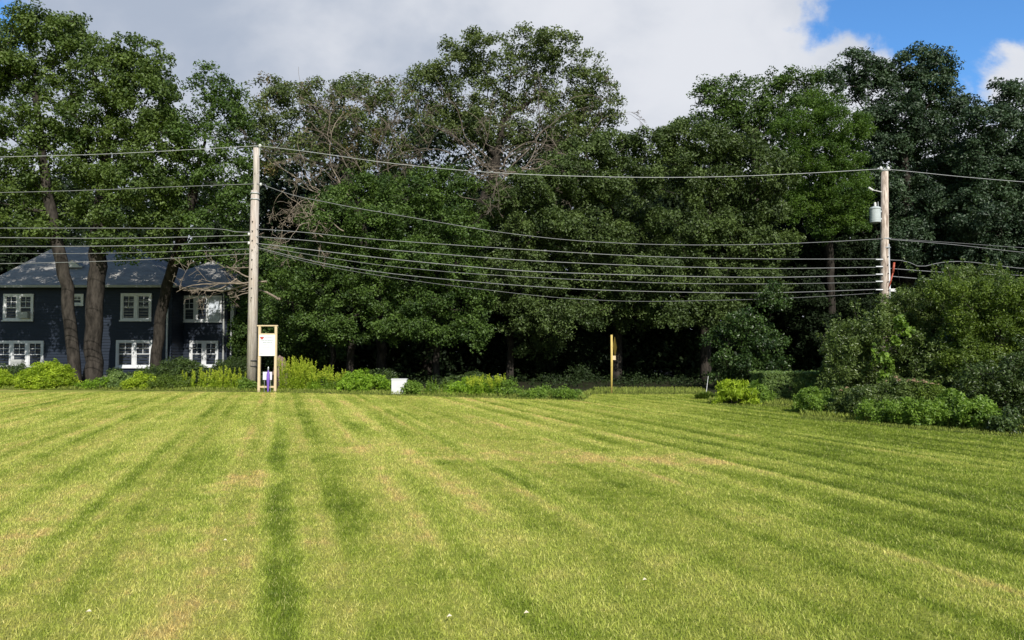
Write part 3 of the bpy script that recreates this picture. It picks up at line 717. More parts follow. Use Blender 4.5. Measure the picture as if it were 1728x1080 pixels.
# front flowering bed
GF = 'flowering shrubs of the right bed'
def flowering(label, px, Y, w, h, mat, rosy=.5, leaf=.06, per=80):
    w *= 1.15; h *= 1.08
    t, P = mound('flowering_shrub', label, px, Y, w, h, mat, leaf, per, GF, crad=.13, dens=1.25)
    top = P[P[:, 2] > h*.72]
    if rosy > 0 and len(top) > 4:
        q = top[rng.choice(len(top), max(3, int(len(top)*rosy)), replace=False)]+np.array([0, -.02, .06])
        for h_ in q[:45]:                  # one domed head of tiny florets each
            k = 9; mb = MB(); V = [h_+(0, 0, .03)]
            for rr_, zz in ((.032, .012), (.064, -.008)):
                for i in range(k): a = 2*PI*i/k+random.uniform(-.2, .2); q_ = rr_*random.uniform(.75, 1.2); V.append(h_+np.array([math.cos(a)*q_, math.sin(a)*q_, zz+random.uniform(-.016, .016)]))
            tri = [(0, 1+i, 1+(i+1) % k) for i in range(k)]; qd = [(1+i, 1+k+i, 1+k+(i+1) % k, 1+(i+1) % k) for i in range(k)]
            mb.add(V, qd, tri=tri); mb.build('flower_head', M['rosy'], t, attrs={'tint': rng.random(2*k)})
flowering('leftmost flowering shrub of the right bed, beside the hedge', 1388, 20.2, 1.25, .82, M['bedgreen'], .25)
flowering('dark low flowering shrub second from the hedge', 1435, 19.4, 1.0, .78, M['shrub_olive'], .4)
flowering('tall rosy topped shrub in front of the hedge end', 1482, 18.6, 1.15, 1.02, M['shrub_olive'], .9)
flowering('rosy brown topped shrub at the centre of the right bed', 1525, 18.6, 1.1, 1.12, M['shrub_olive'], .9)
flowering('yellowish topped shrub right of the rosy centre one', 1572, 18.2, 1.0, 1.05, M['shrub_yellow'], .3)
flowering('broad fresh green shrub at the front of the right bed', 1570, 16.9, 1.3, .82, M['bedgreen'], .0, .08)
flowering('low green plant in front of the rosy topped shrubs', 1490, 17.6, 1.1, .6, M['bedgreen'], .05)
flowering('low dark green plant on the right toward the hollow', 1640, 16.2, 1.1, .75, M['bedgreen'], .0, .08)
flowering('last low plant of the bed at the right edge', 1712, 15.4, 1.2, .5, M['shrub_dark'], .0, .08)
mound('leafy_shrub', 'small yellowish weed rising over the hedge top', 1356, 24.6, .5, 1.15, M['shrub_yellow'], .06, 26, None, crad=.12)

# rough unmown weeds between the bed plants and in the shade beyond the lawn
def weeds():
    mb = MB(); n = 60000
    px = rng.uniform(-80, 1760, n)
    e_y = np.interp(px, [e[0] for e in edge], [gd(e[1]) for e in edge])
    Y = e_y+rng.random(n)**1.6*4.2-.05; X = (px-W0/2)/F0*Y
    h = rng.uniform(.04, .19, n)*np.where(Y-e_y < .6, .45, 1); a = rng.uniform(0, 2*PI, n)
    T = norm(np.stack([np.cos(a)*.5, np.sin(a)*.5, np.ones(n)], 1)); c = np.stack([X, Y, h*.45], 1)
    N = norm(np.cross(T, rng.normal(size=(n, 3))))
    leaves(mb, c, N, h, .16, T=T)
    o = mb.build('weeds', M['weed'], attrs={'tint': rng.random(n)})
    tag(o, 'rough grass and weeds along the edge of the lawn', 'weeds', kind='stuff')
weeds()

# ------------------------------------------------------------- house
M['siding'] = plain('siding', (.013,.020,.035), .55, .25, 2, spec=.35, stretch=(.5,1,6))
M['white'] = plain('white_paint', (.68,.69,.70), .5, .06, 5)
M['trimgrey'] = plain('gutter_grey', (.36,.37,.35), .5, .12, 4)
m, t, p, out = newmat('shingles')
oc = t.new('ShaderNodeTexCoord').outputs['Object']
br = t.new('ShaderNodeTexBrick'); t.l.new(oc, br.inputs[0]); br.inputs['Scale'].default_value = 1.0
br.inputs['Brick Width'].default_value = .33; br.inputs['Row Height'].default_value = .13; br.inputs['Mortar Size'].default_value = .008
t.put(br.inputs['Color1'], (.31,.295,.265,1)); t.put(br.inputs['Color2'], (.43,.41,.375,1)); t.put(br.inputs['Mortar'], (.13,.13,.13,1))
t.put(p.inputs['Base Color'], t.mix(t.rng(t.noise(oc, 1.2, 5), .35, .7, 0, .4), br.outputs[0], (.2,.2,.2,1))); p.inputs['Roughness'].default_value = .9
M['shingle'] = m
m, t, p, out = newmat('window_glass')
t.put(p.inputs['Base Color'], t.mix(t.rng(t.noise(t.new('ShaderNodeTexCoord').outputs['Object'], 2.2, 3), .45, .62), (.012,.015,.018,1), (.11,.12,.12,1)))
p.inputs['Roughness'].default_value = .08; M['glass'] = m
M['vent'] = plain('air_conditioner_plastic', (.45,.46,.44), .6, .1, 20)

def house():
    Yf = 44.0; X0, X1 = at(-12, 540, Yf).x, at(290, 540, Yf).x; eave = 5.53; D = 10
    root = thing('house', ((X0+X1)/2, Yf, 0), 'dark navy two storey house with white windows and grey hipped roof', 'house')
    def siding(x0, x1, y0, y1, z0, z1, name='wall'):
        mb = MB(); n = int((z1-z0)/.17); hs = (z1-z0)/n; d = .03
        for (ax, ay, bx, by, nx, ny) in ((x0,y0,x1,y0,0,-1),(x1,y0,x1,y1,1,0),(x1,y1,x0,y1,0,1),(x0,y1,x0,y0,-1,0)):
            V = []
            for i in range(n):
                z = z0+i*hs
                V += [(ax+nx*d, ay+ny*d, z), (bx+nx*d, by+ny*d, z), (bx, by, z+hs), (ax, ay, z+hs)]
            V = np.array(V); q = [(4*i, 4*i+1, 4*i+2, 4*i+3) for i in range(n)]+[(4*i+3, 4*i+2, 4*i+5, 4*i+4) for i in range(n-1)]
            mb.add(V, q)
        return mb.build(name, M['siding'], root)
    siding(X0, X1, Yf, Yf+D, .35, eave)
    wy = 45.6; wx0, wx1 = X1+.001, at(384, 540, wy).x
    siding(wx0, wx1, wy, wy+7, .35, eave)
    mb = MB(); mb.box(X0+.03, X1-.03, Yf+.05, Yf+D-.05, -.1, .36); mb.box(wx0, wx1-.03, wy+.05, wy+6.9, -.1, .355)
    mb.build('foundation', plain('concrete', (.3,.29,.27), .9, .2, 4), root)
    def hip(x0, x1, y0, y1, z, h, ov, rx0, rx1):
        yr = (y0+y1)/2; v = [(x0-ov,y0-ov,z),(x1+ov,y0-ov,z),(x1+ov,y1+ov,z),(x0-ov,y1+ov,z),(rx0,yr,z+h),(rx1,yr,z+h)]
        lo = [(a,b_,c-.08) for a,b_,c in v[:4]]
        mb = MB(); mb.add(v+lo, poly=[[0,1,5,4],[1,2,5],[2,3,4,5],[3,0,4],[6,7,1,0],[7,8,2,1],[8,9,3,2],[9,6,0,3],[9,8,7,6]])
        r = mb.build('roof', M['shingle'], root); return r
    rz = at(95, 418, Yf+D/2).z-eave
    rr0, rr1 = at(95, 418, Yf+D/2).x, at(228, 418, Yf+D/2).x
    roof = hip(X0, X1, Yf, Yf+D, eave+.09, rz, .45, rr0, rr1)
    hip(wx0-2.5, wx1, wy, wy+7, eave+.08, 2.2, .45, wx0+.4, wx1-2.2)
    # wing behind on the left
    bx0, bx1 = X0-7, X0+.5
    siding(bx0, bx1-.52, 50, 57, .35, eave)
    hip(bx0, bx1+2, 50, 57, eave+.07, 2.3, .4, bx0+3, bx1-1.5)
    # gutters, soffit, downspouts, corner boards
    mb = MB(); mb.box(X0-.52, X1+.46, Yf-.58, Yf-.452, eave-.04, eave+.1); mb.build('gutter', M['trimgrey'], root)
    mb = MB(); mb.box(X1+.47, wx1+.5, wy-.58, wy-.452, eave-.05, eave+.09); mb.build('gutter', M['trimgrey'], root)
    mb = MB(); mb.box(X0-.4, X1+.4, Yf-.44, Yf-.03, eave-.035, eave-.003); mb.box(X1+.45, wx1+.4, wy-.44, wy-.03, eave-.036, eave-.004); mb.build('soffit', M['siding'], root)
    for px, Y_ in ((283, Yf-.04), (303, wy-.04), (378, wy-.04), (391, wy+.3)):
        mb = MB(); x = at(px, 540, Y_).x; mb.tube([(x, Y_-.35, eave-.05), (x, Y_-.08, eave-.3), (x, Y_-.05, 2.5), (x, Y_-.05, .25), (x, Y_-.3, .1)], .055, 8)
        mb.build('downspout', M['white'] if px != 378 else M['trimgrey'], root)
    # little vent dormer
    c = at(129, 446, Yf+2.2)
    mb = MB(); w, h = .62, .42; zb = c.z-.2; y0 = Yf+1.7
    mb.add([(c.x-w, y0, zb), (c.x+w, y0, zb), (c.x, y0, zb+h), (c.x-w, y0+1.4, zb+.3), (c.x+w, y0+1.4, zb+.3), (c.x, y0+1.8, zb+h)],
           poly=[[0, 1, 2], [0, 2, 5, 3], [1, 4, 5, 2], [3, 4, 1, 0]])
    dm = mb.build('dormer', M['shingle'], root); 
    mb = MB(); mb.add([(c.x-w*.8, y0-.02, zb+.04), (c.x+w*.8, y0-.02, zb+.04), (c.x, y0-.02, zb+h*.86)], poly=[[0, 1, 2]]); mb.box(c.x-w*1.1, c.x+w*1.1, y0-.06, y0-.01, zb-.06, zb+.03)
    mb.build('vent_board', M['white'], dm)
    def window(px0, px1, py0, py1, Y, n, ac=(), board=None):
        a = at(px0, py1, Y); b_ = at(px1, py0, Y); x0, x1, z0, z1 = a.x, b_.x, a.z, b_.z; f = .13
        mb = MB(); ys, ye = Y-.09, Y+.02
        mb.box(x0, x1, ys, ye, z0, z0+f*.8); mb.box(x0, x1, ys, ye, z1-f, z1)
        mb.box(x0-.04, x1+.04, ys-.05, ys-.002, z0-.05, z0+.02)
        mb.box(x0, x0+f, ys, ye, z0+f*.8, z1-f); mb.box(x1-f, x1, ys, ye, z0+f*.8, z1-f)
        iw = (x1-x0-2*f); mul = .2; sw = (iw-mul*(n-1))/n
        for k in range(1, n): xx = x0+f+k*sw+(k-1)*mul; mb.box(xx, xx+mul, ys, ye, z0+f*.8, z1-f)
        w = mb.build('window', M['white'], root)
        zz0, zz1 = z0+f*.8, z1-f; zm = (zz0+zz1)/2
        for k in range(n):
            sx = x0+f+k*(sw+mul); sb = MB(); yb = Y-.045
            for (q0, q1, dy) in ((zz0, zm+.02, 0), (zm-.02, zz1, -.02)):
                y_ = yb+dy; s_ = .045
                sb.box(sx, sx+s_, y_, y_+.03, q0, q1); sb.box(sx+sw-s_, sx+sw, y_, y_+.03, q0, q1)
                sb.box(sx+s_, sx+sw-s_, y_, y_+.03, q0, q0+s_); sb.box(sx+s_, sx+sw-s_, y_, y_+.03, q1-s_, q1)
            # glazing bars in the upper sash
            sb.box(sx+sw/2-.014, sx+sw/2+.014, yb-.015, yb+.005, zm+.03, zz1-.046)
            sb.box(sx+.046, sx+sw-.046, yb-.012, yb+.002, (zm+zz1)/2-.014, (zm+zz1)/2+.014)
            sb.build('sash', M['white'], w)
            pb = MB(); pb.box(sx+.01, sx+sw-.01, Y-.012, Y-.004, zz0+.01, zz1-.01); pb.build('pane', M['glass'], w)
            if k in ac:
                cb = MB(); cb.box(sx+.04, sx+sw-.04, Y-.34, Y-.06, zz0+.03, zz0+.4)
                for j in range(5): cb.box(sx+.08, sx+sw-.08, Y-.352, Y-.3405, zz0+.08+j*.06, zz0+.105+j*.06)
                cb.build('air_conditioner', M['vent'], w)
            if board == k:
                bb = MB(); bb.box(sx-.04, sx+sw+.04, Y-.12, Y-.092, zz0-.03, zz1+.03); bb.build('blind', plain('pale_blind', (.5,.54,.6), .5, .25, 3), w)
    window(6, 58, 496, 541, Yf, 2, ac=(1,))
    window(204, 257, 495, 541, Yf, 2)
    window(-8, 75, 575, 621, Yf, 3, ac=(1,))
    window(196, 258, 574, 620, Yf, 2)
    window(120, 142, 496, 515, Yf, 1)
    window(308, 375, 499, 543, wy, 3, board=2)
    window(320, 369, 575, 619, wy, 2)
    mb = MB(); q = at(394, 534, wy+.3); mb.box(q.x-.16, q.x+.06, wy+.2, wy+.5, q.z-.7, q.z+.8); mb.build('shutter', M['white'], root)
house()
# broken dead limb hanging in front of the right wing
t = thing('fallen_limb', at(420, 645, 38.5), 'bleached dead limb with curling twigs hanging before the right wing of the house', 'branch')
t.location.z = 0
dead([(470,505,400,455,37.2,-.6,.07,4,.28),(440,480,330,470,36.8,0,.06,4,.28),(450,475,300,470,36.6,0,.055,4,.25),(430,470,340,440,36.8,0,.045,3,.3),(440,490,390,510,36.6,0,.04,3,.4),(400,470,310,500,36.6,0,.04,3,.35),
      (425,450,375,440,37,0,.035,3,.4)], t, name='branch')
mb = MB(); a = np.array(at(470,505,37.2)); mb.tube([(a[0]+.5, a[1]+4.5, a[2]+1.6), (a[0]+.5, a[1]+2.2, a[2]+.7), tuple(a)], [.12, .1, .08], 8); mb.build('stem', M['deadwood'], t, smooth=True)

# ------------------------------------------------------------- utility poles
m, t, p, out = newmat('pole_wood')
oc = t.new('ShaderNodeTexCoord').outputs['Object']
gr = t.noise(t.scale(oc, (14, 14, .7)), 1.6, 6, .7); bl = t.noise(t.scale(oc, (2, 2, .6)), 1.2, 4, .6); sp = t.noise(t.scale(oc, (8, 8, 3)), 1.3, 2, .5)
c_ = t.mix(t.rng(gr, .32, .68), (.33,.285,.25,1), (.64,.575,.52,1)); c_ = t.mix(t.rng(bl, .45, .7, 0, .45), c_, (.42,.31,.23,1)); c_ = t.mix(t.rng(sp, .66, .74, 0, .75), c_, (.10,.08,.065,1))
t.put(p.inputs['Base Color'], c_); p.inputs['Roughness'].default_value = .85; p.inputs['Specular IOR Level'].default_value = .2
b = t.new('ShaderNodeBump'); b.inputs['Distance'].default_value = .02; t.put(b.inputs['Height'], gr); t.l.new(b.outputs[0], p.inputs['Normal'])
M['pole'] = m
M['pole_brown'] = plain('pole_wood_brown', (.36,.27,.21), .85, .35, 3, stretch=(5,5,.6), bump=.015, spec=.2, c2=(.5,.43,.37))
M['steel'] = plain('galvanised_steel', (.5,.52,.53), .45, .15, 8, metallic=.4)
M['porcelain'] = plain('porcelain', (.72,.72,.7), .25, .05, 5)
M['grey_paint'] = plain('transformer_paint', (.50,.55,.55), .4, .08, 5)
M['black'] = plain('black_rubber', (.03,.03,.032), .6, .2, 6)
M['cable'] = plain('cable_sheath', (.22,.225,.23), .45, .15, 4)
M['bare_wire'] = plain('aluminium_wire', (.42,.43,.43), .45, .12, 4, metallic=.2)
M['orange'] = plain('red_guard_plastic', (.42,.09,.05), .5, .2, 6)
YL, YR = 33.0, 34.5

def poleL():
    top = at(435, 250, YL); bot = Vector((gx(427, YL), YL, 0))
    t = thing('utility_pole', bot, 'weathered left utility pole, spliced near its top, beside the wooden sign', 'utility pole', 'wooden utility poles')
    j = at(430.5, 322, YL); jx = j.x
    mb = MB(); mb.tube([(bot.x-.03, YL, -.2), ((bot.x+jx)*.5-.02, YL, j.z*.5), (jx, YL, j.z)], [.235, .205, .175], 20); mb.build('shaft', M['pole'], t, smooth=True)
    k = at(436, 345, YL)
    mb = MB(); mb.tube([(jx+.02, YL, j.z-.6), (jx+.045, YL, j.z), (jx+.05, YL, j.z+.9), (at(432.5, 250, YL).x, YL, top.z)], [.12, .14, .138, .132], 20); mb.build('top_shaft', M['pole'], t, smooth=True)
    for z in (j.z-.15, j.z-.42): mb = MB(); mb.lathe((jx, YL, z), [(.21, 0), (.215, .01), (.215, .035), (.21, .045)], 20); mb.build('band', M['steel'], t)
    b2 = at(427, 610, YL); mb = MB(); mb.lathe((b2.x, YL, b2.z), [(.225, 0), (.23, .01), (.23, .05), (.225, .06)], 20); mb.build('band', M['black'], t); mb = MB(); mb.lathe((b2.x, YL, b2.z-.24), [(.225, 0), (.23, .01), (.23, .04), (.225, .05)], 20)
    mb.build('band', M['black'], t)
    mb = MB()
    mb.tube([(top.x+.1, YL-.06, top.z-.35), (top.x+.12, YL-.06, top.z+.08)], .02, 6); mb.build('pin', M['steel'], t)
    mb = MB(); mb.lathe((top.x+.12, YL-.06, top.z+.02), [(.03, 0), (.075, .02), (.05, .05), (.085, .07), (.045, .13), (.02, .15)], 12); mb.build('insulator', M['porcelain'], t, smooth=True)
    for px, py in ((440, 311), (420, 395), (420, 410)):
        c = at(px, py, YL-.15); mb = MB(); mb.lathe((c.x, c.y, c.z-.07), [(.025, 0), (.06, .02), (.04, .06), (.06, .09), (.03, .13)], 10); mb.build('insulator', M['porcelain'], t, smooth=True)
    for i in range(9): z = at(430, 375+i*16, YL).z; mb = MB(); mb.tube([(j.x-.02, YL-.25, z), (j.x-.02, YL-.12, z)], .025, 6); mb.build('bolt', M['black'], t)
    return t
poleL()
def poleR():
    top = at(1493, 290, YR); bot = Vector((gx(1490, YR), YR, 0))
    t = thing('utility_pole', bot, 'brown right utility pole carrying a grey can transformer', 'utility pole', 'wooden utility poles')
    mb = MB(); mb.tube([(bot.x-.03, YR, -.2), ((bot.x+top.x)/2, YR, top.z*.5), (top.x, YR, top.z)], [.22, .195, .16], 20); mb.build('shaft', M['pole_brown'], t, smooth=True)
    mb = MB(); mb.tube([(top.x-.12, YR-.06, top.z-.4), (top.x-.12, YR-.06, top.z+.12)], .022, 6); mb.tube([(top.x+.09, YR-.1, top.z-.4), (top.x+.09, YR-.1, top.z+.1)], .022, 6)
    mb.tube([(top.x-.25, YR-.1, top.z+.06), (top.x+.22, YR-.1, top.z+.06)], .025, 6); mb.build('bracket', M['steel'], t)
    for dx in (-.22, .12):
        mb = MB(); mb.lathe((top.x+dx, YR-.08, top.z+.06), [(.03, 0), (.085, .02), (.055, .05), (.09, .08), (.05, .15), (.02, .18)], 12); mb.build('insulator', M['porcelain'], t, smooth=True)
    # transformer
    a = at(1469, 350, YR-.2); b_ = at(1485, 376, YR-.2); cx = (a.x+b_.x)/2; r = .235
    mb = MB(); mb.lathe((cx, YR-.2, b_.z), [(.20, 0), (r, .02), (r, .1), (r+.006, .11), (r+.006, .13), (r, .14), (r, .62), (r+.02, .64), (r+.02, .69), (r-.03, .73), (.05, .78)], 24)
    tr = mb.build('transformer', M['grey_paint'], t, smooth=False)
    mb = MB(); mb.lathe((cx, YR-.2, b_.z+.77), [(.04, 0), (.07, .03), (.045, .06), (.07, .09), (.045, .12), (.06, .16), (.02, .2)], 12); mb.build('bushing', M['porcelain'], tr, smooth=True)
    mb = MB(); mb.tube([(cx+.12, YR-.25, b_.z+.74), (cx+.12, YR-.25, b_.z+.98)], .02, 6)
    for z in (.15, .5): mb.box(cx+.2, bot.x+.1-.15, YR-.24, YR-.15, b_.z+z, b_.z+z+.07)
    mb.build('hanger', M['steel'], tr)
    # conduit on the right side, clamps, marks
    c0 = at(1499, 412, YR-.1); mb = MB(); mb.tube([(c0.x-.02, YR-.13, .1), (c0.x, YR-.13, c0.z*.5), (c0.x, YR-.13, c0.z)], .045, 8); mb.build('conduit', M['steel'], t, smooth=True)
    for py in (404, 419): z = at(1490, py, YR).z; mb = MB(); mb.lathe((top.x-.03, YR, z), [(.2, 0), (.215, .01), (.215, .04), (.2, .05)], 18); mb.build('band', M['steel'], t)
    for i in range(6): z = at(1490, 420+i*14, YR).z; mb = MB(); mb.tube([(top.x-.06+.02*(i % 2), YR-.23, z), (top.x-.06+.02*(i % 2), YR-.12, z)], .024, 6); mb.build('bolt', M['black'], t)
    for py in (438, 450, 463, 475, 489):
        c = at(1482, py, YR-.16); mb = MB(); mb.tube([(c.x-.12, c.y, c.z), (c.x+.22, c.y+.02, c.z)], [.03, .04], 8); mb.build('cable_clamp', M['steel'], t)
    mb = MB(); c = at(1506, 489, YR-.15); mb.box(c.x-.12, c.x+.16, c.y-.06, c.y+.06, c.z-.08, c.z+.05); mb.build('junction_box', M['porcelain'], t)
    mb = MB(); a = np.array(at(1509, 443, YR-.2)); b2 = np.array(at(1507, 460, YR-.2)); c2 = np.array(at(1500, 486, YR-.2)); mb.tube([a, b2], [.045, .05], 8); mb.tube([b2, (b2+c2)/2, c2], [.03, .03, .025], 8); mb.build('cable_guard', M['orange'], t, smooth=True)
    mb = MB(); c = at(1470, 320, YR-.3); mb.tube([c, at(1488, 324, YR-.1)], .02, 6); mb.tube([c+Vector((-.12, 0, .1)), c+Vector((.08, 0, -.03))], .05, 8); mb.build('cutout_arm', M['porcelain'], t)
poleR()
# wires
def yat(px):
    return np.interp(px, [430, 1491], [YL-.12, YR-.12]) if 430 <= px <= 1491 else (YL-.12+(px-430)*.0014 if px < 430 else YR-.12+(px-1491)*.0014)
def spline(pts, step=12):
    P = np.array(pts, float); out_ = []
    X = P[:, 0]; n = len(P)
    d = np.gradient(P[:, 1], X) if n > 2 else np.full(n, (P[-1, 1]-P[0, 1])/(P[-1, 0]-P[0, 0]))
    for i in range(n-1):
        h = X[i+1]-X[i]; m_ = max(1, int(h/step))
        for k in range(m_):
            s = k/m_; h00 = 2*s**3-3*s*s+1; h10 = s**3-2*s*s+s; h01 = -2*s**3+3*s*s; h11 = s**3-s*s
            out_.append((X[i]+h*s, h00*P[i, 1]+h10*h*d[i]+h01*P[i+1, 1]+h11*h*d[i+1]))
    out_.append((X[-1], P[-1, 1])); return out_
def wire(label, spans, r, mat, off=0, clamps=(), cat='cable'):
    mb = MB(); pts0 = None
    for sp in spans:
        r = r*(.8 if sp is spans[0] else 1); pts = [at(x, y, yat(x)+off) for x, y in spline(sp)]
        mb.tube([tuple(p_) for p_ in pts], r, 6)
        pts0 = pts0 or pts
    # ends that run out of the picture keep going
    o = mb.build('overhead_wire', mat, None, smooth=True, origin=pts0[0])
    tag(o, label, cat, 'overhead wires between the poles')
    for x, y in clamps:
        c = at(x, y, yat(x)+off); b_ = MB(); b_.tube([(c.x-.06, c.y, c.z), (c.x+.06, c.y, c.z)], r*2.2, 6); b_.build('splice', mat, o)
wire('topmost wire crossing the pole tops', [[(-400,272),(0,265),(200,259),(330,252),(437,246)], [(437,246),(520,256),(640,273),(800,289),(1000,298),(1180,299),(1350,293),(1488,285)], [(1488,285),(1500,286),(1620,298),(1728,307),(2100,325)]], .017, M['bare_wire'], clamps=((830,290),(1180,299)))
wire('second wire from the top, steepest below the left pole splice', [[(-400,330),(0,325),(150,321),(300,315),(440,310)], [(440,310),(480,325),(560,343),(700,368),(860,394),(960,405),(1060,411),(1250,413),(1400,408),(1488,403)], [(1488,403),(1600,412),(1728,426),(2100,440)]], .017, M['cable'], clamps=((640,357),(800,385)))
wire('thin wire leaving the right pole just above the twisted cable', [[(1488,402),(1600,409),(1728,418),(2100,428)]], .011, M['cable'], .05)
wire('third wire down on the left pole, with a small dip before it', [[(-400,383),(0,385),(200,385),(300,385.5),(360,386),(380,387.5),(396,391),(427,391.5)], [(427,386),(500,391),(600,401),(760,413),(900,422),(1100,433),(1300,437),(1488,437)], [(1488,438),(1535,443),(1548,449),(1562,449),(1578,445),(1728,453),(2100,470)]], .02, M['cable'], clamps=((920,423),))
wire('fourth wire down, just under the dipping one', [[(-400,396),(0,401),(200,402),(427,397)], [(427,399),(520,406),(640,420),(760,430),(880,439),(1000,445),(1100,449),(1300,453),(1488,451)], [(1488,452),(1600,460),(1728,465),(2100,480)]], .022, M['cable'], clamps=((820,435),))
wire('fifth wire down, thickest pale cable in the bundle', [[(-400,412),(0,416),(200,415),(427,408)], [(427,410),(520,421),(640,435),(760,447),(880,457),(1000,462),(1100,465),(1300,468),(1488,464)], [(1488,465),(1600,474),(1728,480),(2100,500)]], .025, M['cable'])
wire('sixth wire down, thin and dark', [[(-400,424),(0,428),(200,427),(427,420)], [(427,413),(500,426),(640,447),(760,459),(880,467),(1000,473),(1100,477),(1300,479),(1488,476)]], .014, M['cable'], .1)
wire('seventh wire down, sagging below the bundle', [[(-400,446),(0,445),(200,440),(427,428)], [(427,416),(540,443),(640,459),(760,472),(880,482),(1000,489),(1100,492),(1300,494),(1488,488)]], .019, M['cable'], .1, clamps=((586,451),))
wire('lowest faint wire against the dark wood', [[(427,418),(540,447),(660,468),(820,489),(940,502),(1050,508),(1200,507),(1350,502),(1488,494)]], .01, M['cable'], .15)

# ------------------------------------------------------------- wooden sign, stakes, box, yellow post
M['pine'] = plain('pale_lumber', (.66,.52,.33), .7, .14, 8, stretch=(8,8,1), spec=.25)
M['panel'] = plain('sign_panel', (.80,.81,.82), .45, .03, 3)
M['red'] = plain('emblem_red', (.45,.07,.06), .5, .1, 8)
M['ink'] = plain('printed_ink', (.22,.25,.32), .6, .1, 8)
M['purple'] = plain('purple_paint', (.20,.11,.50), .5, .12, 8)
def sign():
    Y = 31.4; x0, x1 = at(435.5, 600, Y).x, at(467, 600, Y).x; zt = at(450, 549, Y).z
    t = thing('sign_frame', ((x0+x1)/2, Y, 0), 'tall pale lumber frame holding a white notice panel, right beside the left pole', 'sign')
    for xa in (x0, x1-.1):
        mb = MB(); mb.box(xa, xa+.1, Y-.02, Y+.07, -.05, zt-.04); mb.build('post', M['pine'], t)
    for z, h, n in ((zt-.04, .05, 1), (at(450, 563, Y).z-.08, .09, 0), (at(450, 653, Y).z-.03, .07, 0)):
        mb = MB(); e = .06 if n else -.1; mb.box(x0-max(0, e) if n else x0+.1, x1+.03 if n else x1-.1, Y-.03, Y+.06, z, z+h); mb.build('rail', M['pine'], t)
    za, zb = at(450, 600.5, Y).z, at(450, 565, Y).z
    mb = MB(); mb.box(x0+.05, x1-.07, Y-.045, Y-.025, za, zb); pn = mb.build('panel', M['panel'], t)
    w = x1-x0; yy = Y-.047
    mb = MB(); ex = x0+.17; ez = zb-.14
    mb.add([(ex-.09, yy, ez+.02), (ex-.045, yy, ez+.065), (ex, yy, ez+.045), (ex+.045, yy, ez+.065), (ex+.09, yy, ez+.02), (ex, yy, ez-.075)], poly=[[5, 4, 3, 2, 1, 0]]); mb.build('emblem', M['red'], pn)
    mb = MB(); rows = [(.12, .26, .34, .02, .7), (.28, .1, .5, .026, .6), (.37, .15, .42, .026, .7), (.47, .12, .46, .016, .6), (.53, .12, .46, .016, .5), (.59, .12, .44, .016, .6), (.68, .18, .36, .016, .5), (.88, .06, .12, .02, .8)]
    for fz, fx, fw, hh, fill in rows:
        x = x0+.05+fx; xe = min(x1-.1, x0+.05+fx+fw); z = zb-fz*(zb-za)
        while x < xe:
            l = random.uniform(.015, .05); mb.box(x, min(x+l, xe), yy-.001, yy+.0015, z-hh/2, z+hh/2); x += l+random.uniform(.008, .02)
    mb.build('print', M['ink'], pn)
sign()
Y = 31.0; x = at(452.5, 640, Y).x
t = thing('purple_stake', (x, Y, 0), 'purple pointed stake with a grey tip standing before the wooden sign frame', 'stake')
mb = MB(); zt = at(452, 624, Y).z
mb.lathe((x, Y, -.05), [(.03, 0), (.035, .1), (.06, .45), (.072, zt-.35), (.07, zt-.15), (.035, zt-.02), (.02, zt+.05)], 10); mb.build('stake_body', M['purple'], t, smooth=True)
mb = MB(); mb.lathe((x, Y, zt-.01), [(.025, 0), (.03, .03), (.028, .1), (.012, .14)], 8); mb.build('tip', M['steel'], t)
Y = 31.2; a = at(443.5, 641, Y); b_ = at(459, 627.5, Y)
t = thing('yard_sign', ((a.x+b_.x)/2, Y, 0), 'small white yard sign low behind the purple stake', 'sign')
mb = MB(); mb.box(a.x, b_.x, Y, Y+.012, a.z, b_.z); mb.build('panel', plain('yard_sign_board', (.7,.68,.78), .5, .05, 4), t)
mb = MB(); mb.tube([(a.x+.06, Y+.02, -.05), (a.x+.06, Y+.02, b_.z-.03)], .008, 5); mb.tube([(b_.x-.06, Y+.02, -.05), (b_.x-.06, Y+.02, b_.z-.03)], .008, 5); mb.build('wire_leg', M['steel'], t)
# white box in the bed
Y = 29.6; a = at(660.5, 659, Y); b_ = at(686, 640, Y)
t = thing('white_box', ((a.x+b_.x)/2, Y, 0), 'small white box standing half hidden in the flower bed', 'box')
mb = MB(); mb.box(a.x, b_.x, Y, Y+.3, .0, b_.z-.02); mb.build('body', M['white'], t)
mb = MB(); mb.box(a.x-.015, b_.x+.015, Y-.015, Y+.315, b_.z-.019, b_.z+.02); mb.build('lid', M['white'], t)
# yellow post with road sign seen edge on
M['yellow'] = plain('yellow_paint', (.62,.46,.14), .55, .12, 6)
M['shadeyellow'] = plain('shaded_sign_yellow', (.17,.12,.02), .5, .15, 6)  # the plate's shaded look is put into this darkened yellow
Y = 29.6; p0 = at(1032, 565, Y)
t = thing('yellow_post', (p0.x, Y, 0), 'yellow post with a diamond sign seen edge-on before the dark wood', 'sign post')
mb = MB(); mb.tube([(p0.x-.02, Y, -.05), (p0.x, Y, p0.z*.5), (p0.x, Y, p0.z)], [.036, .048, .045], 10); mb.build('post', M['yellow'], t, smooth=True)
zc = at(1032, 586, Y).z; h = .42; ang = math.radians(72)
ux, uy = math.cos(ang), math.sin(ang); cx_, cy_ = p0.x+.065+ux*.36, Y+.0+uy*.36
v = []
for s_ in (-.006, .006):
    for a_, c_ in ((0, -1), (1, 0), (0, 1), (-1, 0)):
        v.append((cx_+ux*a_*h-uy*s_, cy_+uy*a_*h+ux*s_, zc+c_*h))
mb = MB(); mb.add(v, [(0, 1, 2, 3), (7, 6, 5, 4), (0, 4, 5, 1), (1, 5, 6, 2), (2, 6, 7, 3), (3, 7, 4, 0)]); mb.build('diamond_plate', M['shadeyellow'], t)
